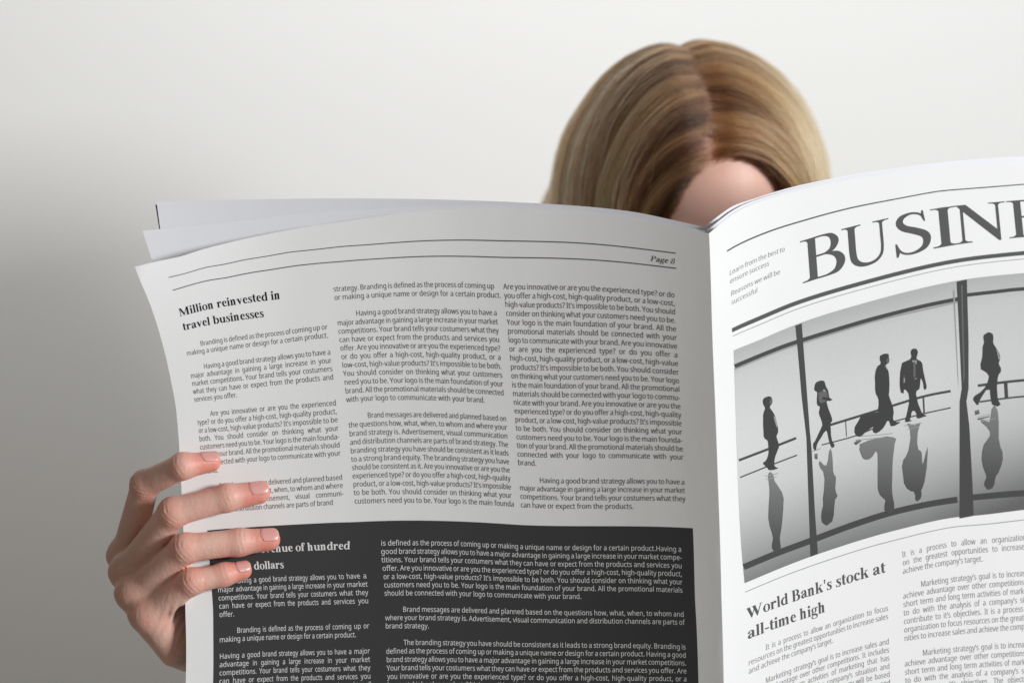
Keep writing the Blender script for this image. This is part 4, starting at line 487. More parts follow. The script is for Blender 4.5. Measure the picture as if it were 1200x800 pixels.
sil([(622, 228), (655, 215), (680, 225), (686, 260), (668, 262), (676, 285), (640, 300), (626, 285)], 3, 7, A_); sil([(650, 208), (664, 206), (676, 222), (660, 220)], 4, 8, A_)
sil([(300, 205), (325, 195), (350, 198), (350, 215), (357, 240), (348, 262), (330, 268), (345, 300), (355, 350), (355, 455), (350, 470), (372, 530), (385, 580), (380, 610), (385, 650), (428, 650), (415, 665), (370, 685), (360, 660), (345, 640), (330, 670), (290, 720), (245, 725), (250, 690), (235, 690), (180, 735), (160, 755), (115, 725), (150, 640), (185, 600), (270, 590), (280, 570), (285, 500), (265, 470), (260, 400), (262, 300), (298, 268), (292, 240), (292, 215)], 1, 6, Bq)
sil([(345, 222), (356, 240), (348, 258), (335, 255), (338, 232)], 3, 7, Bq); sil([(322, 272), (333, 278), (345, 305), (338, 300)], 4, 7, Bq)
sil([(505, 168), (525, 160), (545, 172), (543, 205), (535, 232), (570, 245), (580, 300), (600, 390), (605, 420), (598, 437), (585, 430), (585, 405), (570, 360), (562, 380), (558, 435), (535, 440), (540, 500), (560, 560), (580, 600), (610, 608), (580, 620), (540, 632), (540, 600), (512, 570), (500, 620), (490, 640), (515, 640), (475, 655), (460, 645), (470, 610), (485, 540), (490, 490), (472, 440), (450, 440), (455, 458), (440, 460), (428, 440), (425, 360), (435, 280), (450, 250), (500, 235), (498, 190)], 1, 6, Bq)
sil([(508, 240), (538, 240), (537, 365), (512, 368)], 4, 7, Bq); sil([(517, 248), (528, 248), (531, 345), (522, 358), (515, 340)], 3, 8, Bq); sil([(452, 345), (458, 338), (460, 385), (450, 392)], 4, 7, Bq)
sil([(170, 155), (190, 152), (198, 170), (195, 185), (205, 205), (218, 225), (222, 250), (215, 262), (225, 280), (222, 300), (212, 310), (212, 400), (228, 412), (190, 418), (188, 350), (150, 390), (145, 415), (130, 405), (124, 385), (150, 370), (180, 330), (175, 295), (150, 288), (158, 240), (158, 205), (165, 190), (160, 170)], 1, 6, Z5)
sil([(207, 208), (214, 222), (222, 248), (216, 250)], 4, 7, Z5)
# their reflections in the polished floor
sil([(190, 424), (215, 425), (215, 540), (232, 580), (225, 640), (205, 670), (202, 700), (185, 720), (168, 710), (165, 690), (175, 675), (160, 640), (155, 580), (175, 540), (190, 510), (150, 475), (165, 465), (185, 480)], 5, 6, Z5)
sil([(130, 435), (145, 430), (148, 445), (132, 450)], 5, 6, Z5); sil([(140, 462), (185, 453), (185, 457), (142, 468)], 5, 6, Z5)
silh([(900, 554), (906, 554), (907, 563), (917, 576), (918, 592), (917.5, 600), (916, 618), (913.5, 630), (915.5, 640), (912, 646.5), (906, 645), (904.5, 637), (906.5, 630), (901.5, 615), (900.5, 598), (902, 580), (901, 565)], 5, 6)
sil([(442, 540), (448, 538), (470, 560), (478, 500), (490, 500), (493, 580), (505, 590), (500, 640), (512, 665), (500, 675), (497, 740), (480, 770), (460, 772), (448, 745), (458, 700), (455, 680), (465, 600), (445, 560)], 5, 6, Z3); sil([(425, 510), (436, 508), (436, 530), (426, 528)], 5, 6, Z3)
sil([(600, 470), (660, 450), (720, 446), (722, 470), (715, 520), (712, 600), (712, 660), (720, 690), (715, 725), (690, 730), (683, 700), (690, 680), (665, 665), (658, 600), (660, 500), (640, 520), (615, 535), (595, 510), (592, 480)], 5, 6, Z3); sil([(570, 470), (590, 455), (600, 462), (578, 478)], 5, 6, Z3)
sil([(765, 400), (780, 415), (775, 500), (752, 530), (752, 590), (765, 640), (795, 648), (797, 680), (812, 683), (822, 660), (818, 645), (832, 620), (845, 500), (838, 500), (825, 560), (822, 500), (808, 500), (805, 430), (820, 395), (795, 405), (780, 398)], 5, 6, Z3)
for x0_, x1_, y_, w_ in ((897, 912, 556, .8), (898, 910, 560, .7), (952, 962, 527, .8), (1003, 1035, 514, 1.0), (1008, 1046, 509.5, .8), (1020, 1040, 518, .7), (1060, 1080, 497, .8), (1063, 1078, 501, .7), (1146, 1160, 487, .8), (1150, 1166, 492, .7)):
    bar([(x0_, y_ + 1.5), ((x0_ + x1_) / 2, y_), (x1_, y_ - 1.8)], w_, 4, 7)
# the shapes are flat print too: one mesh laid on the picture
print_me = bpy.data.meshes.new('printed_figures'); print_me.from_pydata([tuple(map(float, p)) for p in pv], [], [tuple(map(int, f)) for f in pf])
print_me.materials.append(M['photo_bg']); cb = print_me.color_attributes.new('tone', 'FLOAT_COLOR', 'POINT'); pt = np.array(pt); cb.data.foreach_set('color', np.stack([pt, pt, pt, pt * 0 + 1], 1).ravel())
figs = link(bpy.data.objects.new('printed_figures', print_me), outer); figs['label'] = 'dark figures, window bars and railings of the printed photograph'
# ------------------------------------------------------------------ the person: one implicit surface, meshed with surface nets
def surface_nets(f, org, h):
    nx, ny, nz = f.shape; s = f < 0
    c = np.stack([s[:-1 if i == 0 else None, :, :][(0 if i == 0 else 1):] if False else s[i:nx - 1 + i, j:ny - 1 + j, k:nz - 1 + k] for i in (0, 1) for j in (0, 1) for k in (0, 1)])
    n = c.sum(0); act = (n > 0) & (n < 8); idx = -np.ones(act.shape, int); cells = np.argwhere(act); idx[act] = np.arange(len(cells))
    corner = [(i, j, k) for i in (0, 1) for j in (0, 1) for k in (0, 1)]
    cv = np.stack([f[cells[:, 0] + i, cells[:, 1] + j, cells[:, 2] + k] for i, j, k in corner], 1)
    P = np.zeros((len(cells), 3)); cnt = np.zeros(len(cells))
    for a in range(8):
        for b in range(a + 1, 8):
            if sum(abs(corner[a][q] - corner[b][q]) for q in range(3)) != 1: continue
            x = (cv[:, a] < 0) != (cv[:, b] < 0); t = cv[:, a] / (cv[:, a] - cv[:, b] + 1e-12)
            P += np.where(x[:, None], np.array(corner[a]) + (np.array(corner[b]) - np.array(corner[a])) * t[:, None], 0); cnt += x
    P = (cells + P / cnt[:, None]) * h + org
    F = []
    for ax in range(3):
        o1, o2 = [(1, 2), (2, 0), (0, 1)][ax]
        sl = [slice(1, -1)] * 3; sl[ax] = slice(0, -1); e0 = s[tuple(sl)]; sl2 = list(sl); sl2[ax] = slice(1, None); e1 = s[tuple(sl2)]
        for flip, mk in ((0, e0 & ~e1), (1, ~e0 & e1)):
            g = np.argwhere(mk) + 1; g[:, ax] -= 1
            def cell(d1, d2):
                q = g.copy(); q[:, o1] -= d1; q[:, o2] -= d2; return idx[q[:, 0], q[:, 1], q[:, 2]]
            q = np.stack([cell(1, 1), cell(0, 1), cell(0, 0), cell(1, 0)], 1); F.append(q[:, ::-1] if flip else q)
    F = np.concatenate(F); return P, F[(F >= 0).all(1)]
def smin(a, b, k):
    h = np.clip(.5 + .5 * (b - a) / k, 0, 1); return b + (a - b) * h - k * h * (1 - h)
def smax(a, b, k): return -smin(-a, -b, k)
def cone(X, a, b, ra, rb):
    a = np.array(a); b = np.array(b); ab = b - a; t = np.clip(((X - a) @ ab) / (ab @ ab), 0, 1); return np.linalg.norm(X - a - t[..., None] * ab, axis=-1) - (ra + (rb - ra) * t)
def ell(X, c, r, R=None):
    p = X - np.array(c)
    if R is not None: p = p @ R
    r = np.array(r); k0 = np.linalg.norm(p / r, axis=-1); k1 = np.linalg.norm(p / r ** 2, axis=-1); return k0 * (k0 - 1) / (k1 + 1e-9)
def grid_eval(fn, lo, hi, h):
    ax = [np.arange(lo[i], hi[i] + h, h, dtype=np.float32) for i in range(3)]; out = np.empty(tuple(len(a) for a in ax), np.float32)
    for i in range(0, len(ax[0]), 24):
        X = np.stack(np.meshgrid(ax[0][i:i + 24], ax[1], ax[2], indexing='ij'), -1); out[i:i + 24] = fn(X)
    return surface_nets(out, np.array(lo), h)
def hp(x, y, dm): return P3(np.array(float(x)), np.array(float(y)), dm)     # a point of the hand: measured place and distance (m)
ED = .988                                                                   # distance of the paper's left edge
def onp(x, y, r): return hp(x, y, float(depth(np.array(float(x)), np.array(float(y)))) - r * .86)
K = .0005 * ED                                                              # metres per measured unit there
# each finger: knuckle, middle joint, end joint, tip with their radii (m)
FING = {
 'index':  [(hp(149, 650, ED + .036), .0096), (hp(170, 567, ED + .004), .0080), (onp(214, 546, .0085), .0073), (onp(247, 541, .0060), .0058)],
 'middle': [(hp(152, 669, ED + .020), .0098), (hp(203, 600, ED - .008), .0084), (onp(266, 583, .0095), .0077), (onp(303, 577, .0070), .0067)],
 'ring':   [(hp(159, 694, ED + .009), .0095), (hp(217, 642, ED - .010), .0082), (onp(280, 635, .0092), .0076), (onp(315, 632, .0070), .0066)],
 'little': [(hp(174, 718, ED + .003), .0087), (hp(225, 681, ED - .009), .0073), (onp(262, 673, .0080), .0065), (onp(284, 668, .0058), .0055)]}
WR = hp(276, 774, ED + .047); FA = hp(308, 880, ED + .085); ELB = np.array([-.135, 1.235, .845])
THB = [(hp(205, 735, ED + .052), .0125), (hp(232, 680, ED + .042), .0105), (hp(262, 640, ED + .030), .0088), (hp(292, 615, ED + .030), .0070)]
def groove(X, c, r, amt):   # a shallow crease: a small ball taken out softly
    return np.linalg.norm(X - c, axis=-1) - r
def hand_sdf(X):
    parts = []
    for nm, J in FING.items():
        f = None
        for (a, ra), (b, rb) in zip(J[:-1], J[1:]):
            c = cone(X, a, b, ra, rb); f = c if f is None else smin(f, c, .0035)
        # joints a little wider, phalanges waisted, a fleshy pad under the tip
        for (c_, r_), e in ((J[1], .0001), (J[2], -.0001)): f = smin(f, np.linalg.norm(X - c_, axis=-1) - (r_ + e), .0018)
        parts.append(f)
    f = parts[0]
    for p in parts[1:]: f = smin(f, p, .0022)
    palm = None
    heads = [FING[n][0] for n in ('index', 'middle', 'ring', 'little')]; wr = [WR + np.array([.004, .012, .010]), WR + np.array([.000, .006, .007]), WR + np.array([-.004, .000, .004]), WR + np.array([-.006, -.006, .0])]
    for (a, ra), w_ in zip(heads, wr):
        c = cone(X, a, w_, ra + .0008, .0120); palm = c if palm is None else smin(palm, c, .0075)
    # the flesh of the hand's outer edge
    palm = smin(palm, cone(X, hp(182, 722, ED + .0115), hp(203, 764, ED + .014), .0125, .0078), .009)
    palm = smin(palm, ell(X, hp(222, 725, ED + .030), (.022, .016, .030)), .012)
    for (a, ra) in heads: palm = smin(palm, np.linalg.norm(X - (a + np.array([-.0010, -.001, .0])), axis=-1) - (ra + .0006), .004)
    f = smin(f, palm, .0050)
    th = None
    for (a, ra), (b, rb) in zip(THB[:-1], THB[1:]):
        c = cone(X, a, b, ra, rb); th = c if th is None else smin(th, c, .004)
    f = smin(f, th, .006)
    # wrist and forearm: oval
    f = smin(f, cone(X, WR, FA, .0175, .0215), .012)
    f = smin(f, cone(X, FA, ELB, .0215, .034), .02)
    # tendon and crease relief
    for nm, J in FING.items():
        d_ = (J[2][0] - J[0][0]); d_ /= np.linalg.norm(d_); up = np.array([-.15, -1, .25]); 
        for jn, amp in ((1, .00050), (2, .00034)):
            c_, r_ = J[jn]; ax = J[jn + 1][0] - J[jn - 1][0]; ax /= np.linalg.norm(ax); up2 = up - ax * (up @ ax); up2 /= np.linalg.norm(up2)
            q = X - c_; s_ = q @ ax; u_ = q @ up2; near = np.exp(-((np.linalg.norm(q, axis=-1) - r_) / .0035) ** 2) * np.clip(u_ / r_, 0, 1) * np.exp(-(s_ / (.0040 if jn == 1 else .0026)) ** 2)
            wv_ = q @ np.cross(ax, up2); f = f + amp * near * np.cos(s_ * 2 * math.pi / .0024 + 1.6 * np.sin(wv_ * 420 + jn) + s_ * abs(0) + 26000 * s_ * wv_ * .5) * (.65 + .35 * np.sin(wv_ * 900 + 2 * jn))
    for (n1, t1, w_) in (('middle', .0, wr[1]), ('ring', .0, wr[2]), ('index', .0, wr[0]), ('little', 0., wr[3])):
        a = FING[n1][0][0] + np.array([-.0080, -.0045, .0]); tq = a + (w_ - a) * .8 + np.array([-.009, -.006, 0]); d1 = cone(X, a, tq, .0016, .0010); f = smin(f, d1 - .0002, .0040)
    # creases fanning at the heel of the little finger
    cc = hp(212, 727, ED - .003); ax = np.array([.55, 0, .84]); pr_ = np.array([.84, 0, -.55])
    q = X - cc; f = f + .0010 * np.exp(-(np.linalg.norm(q, axis=-1) / .009) ** 2) * np.cos((q @ pr_) * 2 * math.pi / .0042 + 2.2 * (q @ ax) / .01)
    return f
HC = np.array([.1275, 1.225, 1.3150])      # centre of the skull
pitch, yaw, roll = math.radians(27), math.radians(7), math.radians(-3)
_R = (Matrix.Rotation(yaw, 3, 'Z') @ Matrix.Rotation(roll, 3, 'Y') @ Matrix.Rotation(pitch, 3, 'X'))
RH = np.array(_R)                          # local axes: x to the viewer's right, -y the face, z up
def hl(p): return HC + RH @ np.array(p, float)
NB = np.array([.125, 1.335, 1.13])         # base of the neck
SHR, SHL = np.array([-.035, 1.37, 1.055]), np.array([.285, 1.37, 1.055])
MIRX = .445
def mir(p): return np.array([MIRX - (p[0] + .189), p[1] + .072, p[2]])
def head_sdf(X):
    L = (X - HC) @ RH
    f = ell(L, (0, .004, 0), (.0745, .094, .090))
    f = smin(f, ell(L, (0, -.036, -.050), (.060, .058, .072)), .03)          # face
    f = smin(f, ell(L, (0, -.052, -.098), (.036, .034, .026)), .025)         # chin
    for s in (-1, 1):
        f = smin(f, ell(L, (s * .040, -.064, -.058), (.022, .020, .018)), .015)   # cheeks
        f = smax(f, -ell(L, (s * .031, -.098, -.026), (.019, .014, .012)), .010)  # eye sockets
        f = smin(f, ell(L, (s * .031, -.080, -.027), (.0155, .0125, .0115)), .004)  # lids
        f = smin(f, ell(L, (s * .028, -.088, -.008), (.022, .008, .006)), .009)   # brow
        f = smin(f, ell(L, (s * .077, .010, -.035), (.006, .016, .028)), .006)    # ears
    f = smin(f, cone(L, (0, -.090, -.020), (0, -.112, -.060), .006, .0095), .007)  # nose
    for s in (-1, 1): f = smin(f, ell(L, (s * .011, -.103, -.064), (.007, .008, .006)), .004)
    f = smin(f, ell(L, (0, -.0925, -.083), (.022, .007, .0045)), .003); f = smin(f, ell(L, (0, -.0915, -.0915), (.018, .0075, .005)), .003)
    return f
def torso_sdf(X, grow=0.):
    f = ell(X, (.125, 1.40, .93), (.165, .105, .200))
    f = smin(f, cone(X, SHR + [.02, 0, 0], SHL - [.02, 0, 0], .052, .052), .06)
    f = smin(f, ell(X, (.125, 1.40, .74), (.165, .115, .14)), .06)
    for s, sh, el in ((0, SHR, ELB), (1, SHL, mir(ELB))): f = smin(f, cone(X, sh, el, .050, .038), .03)
    return f - grow
def body_sdf(X):
    f = head_sdf(X)
    f = smin(f, cone(X, hl((0, .030, -.075)), NB, .050, .056), .025)
    f = smin(f, torso_sdf(X), .03)
    for el, fa in ((ELB, FA), (mir(ELB), mir(FA))): f = smin(f, cone(X, fa, el, .0212, .034), .02)
    return f
bV, bF = grid_eval(body_sdf, (-.24, 1.02, .58), (.52, 1.56, 1.42), .0048)
fV, fF = grid_eval(hand_sdf, (-.245, .955, .905), (-.125, 1.105, 1.150), .00085)
# drop the arm's cut end of the hand block (it runs inside the forearm)
person = empty('person', (.125, 1.4, .6), 'blonde person with parted hair behind the open newspaper, fingers round its left edge', 'person')
PM = Matrix.Translation(-person.location)
mV = fV.copy(); mV[:, 0] = MIRX - (fV[:, 0] + .189); mV[:, 1] += .072
allV = np.concatenate([bV, fV, mV]); allF = np.concatenate([bF, fF + len(bV), fF[:, ::-1] + len(bV) + len(fV)])
m, nt, b = mat('skin', (.6, .36, .27), .47, .38)
b.inputs['Subsurface Weight'].default_value = .22; b.inputs['Subsurface Radius'].default_value = (1, .35, .2); b.inputs['Subsurface Scale'].default_value = .006
at = nt.nodes.new('ShaderNodeVertexColor'); at.layer_name = 'flush'
tc = nt.nodes.new('ShaderNodeTexCoord'); nz = nt.nodes.new('ShaderNodeTexNoise'); nz.inputs['Scale'].default_value = 110; nz.inputs['Detail'].default_value = 7; nz.inputs['Roughness'].default_value = .62; nt.links.new(tc.outputs['Object'], nz.inputs['Vector'])
sep = nt.nodes.new('ShaderNodeSeparateColor'); nt.links.new(at.outputs[0], sep.inputs[0])
mx = nt.nodes.new('ShaderNodeMix'); mx.data_type = 'RGBA'; mx.inputs[6].default_value = (*SK0, 1); mx.inputs[7].default_value = (*SK1, 1)
mth = nt.nodes.new('ShaderNodeMath'); mth.operation = 'MULTIPLY_ADD'; nt.links.new(nz.outputs['Fac'], mth.inputs[0]); nt.links.new(sep.outputs[2], mth.inputs[1]); nt.links.new(sep.outputs[0], mth.inputs[2])
m2 = nt.nodes.new('ShaderNodeMath'); m2.operation = 'SUBTRACT'; m2.use_clamp = True; nt.links.new(mth.outputs[0], m2.inputs[0]); m2.inputs[1].default_value = .30
nt.links.new(m2.outputs[0], mx.inputs[0])
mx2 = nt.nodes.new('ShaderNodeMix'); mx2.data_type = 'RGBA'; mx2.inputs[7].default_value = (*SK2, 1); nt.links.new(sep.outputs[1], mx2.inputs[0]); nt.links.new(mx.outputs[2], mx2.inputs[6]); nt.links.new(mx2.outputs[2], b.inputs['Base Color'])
bu = nt.nodes.new('ShaderNodeBump'); bu.inputs['Distance'].default_value = .0005; bs = nt.nodes.new('ShaderNodeMath'); bs.operation = 'MULTIPLY'; bs.inputs[1].default_value = .6; nt.links.new(sep.outputs[2], bs.inputs[0]); nt.links.new(bs.outputs[0], bu.inputs['Strength'])
vo = nt.nodes.new('ShaderNodeTexVoronoi'); vo.inputs['Scale'].default_value = 900; nt.links.new(tc.outputs['Object'], vo.inputs['Vector'])
nz3 = nt.nodes.new('ShaderNodeTexNoise'); nz3.inputs['Scale'].default_value = 420; nz3.inputs['Detail'].default_value = 4; mp3 = nt.nodes.new('ShaderNodeMapping'); mp3.inputs['Scale'].default_value = (1, 1, .35)
nt.links.new(tc.outputs['Object'], mp3.inputs[0]); nt.links.new(mp3.outputs[0], nz3.inputs['Vector']); ma = nt.nodes.new('ShaderNodeMath'); ma.operation = 'MULTIPLY_ADD'; nt.links.new(vo.outputs[0], ma.inputs[0]); ma.inputs[1].default_value = .25; nt.links.new(nz3.outputs['Fac'], ma.inputs[2])
nt.links.new(ma.outputs[0], bu.inputs['Height']); nt.links.new(bu.outputs[0], b.inputs['Normal']); M['skin'] = m
body = mesh_obj('body', allV, allF, M['skin'], person); body.matrix_parent_inverse = PM
# flush: redder at finger tips and knuckles, browner on the back of the hand
def flush(Vp):
    r = np.zeros(len(Vp)); g = np.zeros(len(Vp))
    for J in FING.values():
        r = np.maximum(r, 1.0 * np.exp(-(np.linalg.norm(Vp - J[3][0], axis=1) / .0145) ** 2)); r = np.maximum(r, .62 * np.exp(-(np.linalg.norm(Vp - J[1][0], axis=1) / .0095) ** 4))
        r = np.maximum(r, .45 * np.exp(-(np.linalg.norm(Vp - J[2][0], axis=1) / .0085) ** 4)); r = np.maximum(r, .40 * np.exp(-(np.linalg.norm(Vp - J[0][0], axis=1) / .0125) ** 4))
    return r
fl = np.concatenate([np.full(len(bV), .45), flush(fV), flush(fV)])
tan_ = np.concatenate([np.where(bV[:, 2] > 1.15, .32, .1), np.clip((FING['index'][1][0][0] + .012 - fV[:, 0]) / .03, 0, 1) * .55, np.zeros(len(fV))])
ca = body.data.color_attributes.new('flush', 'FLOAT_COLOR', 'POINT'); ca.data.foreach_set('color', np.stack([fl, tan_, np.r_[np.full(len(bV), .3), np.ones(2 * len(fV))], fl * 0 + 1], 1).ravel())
# nails
m, nt, b = mat('fingernail', (.80, .38, .34), .28, .5); b.inputs['Coat Weight'].default_value = .12; b.inputs['Coat Roughness'].default_value = .15; b.inputs['Subsurface Weight'].default_value = .1; b.inputs['Subsurface Scale'].default_value = .003; M['nail'] = m
def nail(J, upv, wid, ln, ahead=.0, mirror=False):
    a, b_ = np.array(J[2][0]), np.array(J[3][0]); ax = b_ - a; L = np.linalg.norm(ax); ax /= L; up = np.array(upv, float); up -= ax * (up @ ax); up /= np.linalg.norm(up); sd = np.cross(ax, up)
    V, F = [], []; nu, nv = 11, 13
    for j in range(nv):
        s = j / (nv - 1)                                     # 0 root, 1 free edge
        along = L - ln * .62 + ln * s + ahead; t = min(max(along / L, 0), 1); r = J[2][1] + (J[3][1] - J[2][1]) * t
        # the cap of the finger falls away: keep the nail nearly straight there
        for i in range(nu):
            q = -1 + 2 * i / (nu - 1); wf = wid * (1 - .10 * (1 - s)) * min(1, math.sqrt(max(1 - (1 - s / .22) ** 2, 0)) if s < .22 else 1) * (1 - .22 * max(0, (s - .86) / .14) ** 2)
            ang = q * wf / r; end = -.0012 * (q * q) * (s > .8) * (s - .8) / .2
            drop = .00010 + .0016 * max(0, s - .45) ** 2 * 1.6
            rr = r + .00035 - drop - (.0005 * (1 - min(s / .12, 1)))
            V.append(a + ax * (along + end) + (up * math.cos(ang) + sd * math.sin(ang)) * rr)
    F = grid_faces(nu, nv)
    V = np.array(V)
    if mirror: V[:, 0] = MIRX - (V[:, 0] + .189); V[:, 1] += .072
    o = mesh_obj('fingernail', V, F, M['nail'], body)
    md = o.modifiers.new('thickness', 'SOLIDIFY'); md.thickness = .0005; md.offset = 0
    sub = o.modifiers.new('smooth', 'SUBSURF'); sub.levels = 1; sub.render_levels = 1
    return o
for mi_ in (False, True):
    nail(FING['index'], (-.10, -.62, .78), .0052, .0115, .0005, mi_); nail(FING['middle'], (.05, -.80, .60), .0052, .0118, .001, mi_)
    nail(FING['ring'], (.05, -.78, .62), .0050, .0112, .001, mi_); nail(FING['little'], (.05, -.80, .60), .0043, .0092, .001, mi_); nail(THB, (0, 1, .2), .0056, .012, .001, mi_)
# eyes, lips and brows behind the paper
m_eye = mat('eye_white', (.8, .78, .75), .2, .5)[0]; m_iris = mat('iris', (.10, .16, .2), .2, .5)[0]; m_lip = mat('lips', (.5, .18, .16), .4, .4)[0]
def ball(name, c, r, mt, parent, n=14, sq=(1, 1, 1)):
    V = [hl(np.array(c) + np.array([math.sin(t) * math.cos(p), math.sin(t) * math.sin(p), math.cos(t)]) * r * np.array(sq)) for t in np.linspace(.01, math.pi - .01, n) for p in np.linspace(0, 2 * math.pi, 2 * n, endpoint=False)]
    F = [(j * 2 * n + i, j * 2 * n + (i + 1) % (2 * n), (j + 1) * 2 * n + (i + 1) % (2 * n), (j + 1) * 2 * n + i) for j in range(n - 1) for i in range(2 * n)]
    return mesh_obj(name, V, F, mt, parent)
for s in (-1, 1):
    ball('eye', (s * .031, -.0815, -.029), .0118, m_eye, body); ball('iris', (s * .031, -.0885, -.0305), .0055, m_iris, body)
ball('lips', (0, -.0955, -.087), .016, m_lip, body, sq=(1.2, .25, .36))
# blouse
m, nt, b = mat('white_cotton', (.74, .74, .75), .85, .1); noise_tint(nt, b, (.70, .70, .72), (.78, .78, .79), 60, 4, .5, .001); M['cotton'] = m
def blouse_sdf(X):
    f = torso_sdf(X, .007)
    for el, fa in ((ELB, FA), (mir(ELB), mir(FA))): f = smin(f, cone(X, el, el + (fa - el) * .72, .044, .034), .02)
    w_ = .0022 * np.sin(X[..., 0] * 90 + 14 * np.sin(X[..., 2] * 22)) * np.sin(X[..., 2] * 46 + 2)
    f = f + w_
    return smax(f, -(np.linalg.norm((X - (NB + [0, -.030, .035])) / [1, 1, .8], axis=-1) - .078), .006)
cV, cF = grid_eval(blouse_sdf, (-.24, 1.05, .58), (.52, 1.56, 1.16), .0065)
bl = mesh_obj('blouse', cV, cF, M['cotton'], person); bl.matrix_parent_inverse = PM; bl['label'] = 'white blouse hidden behind the newspaper'

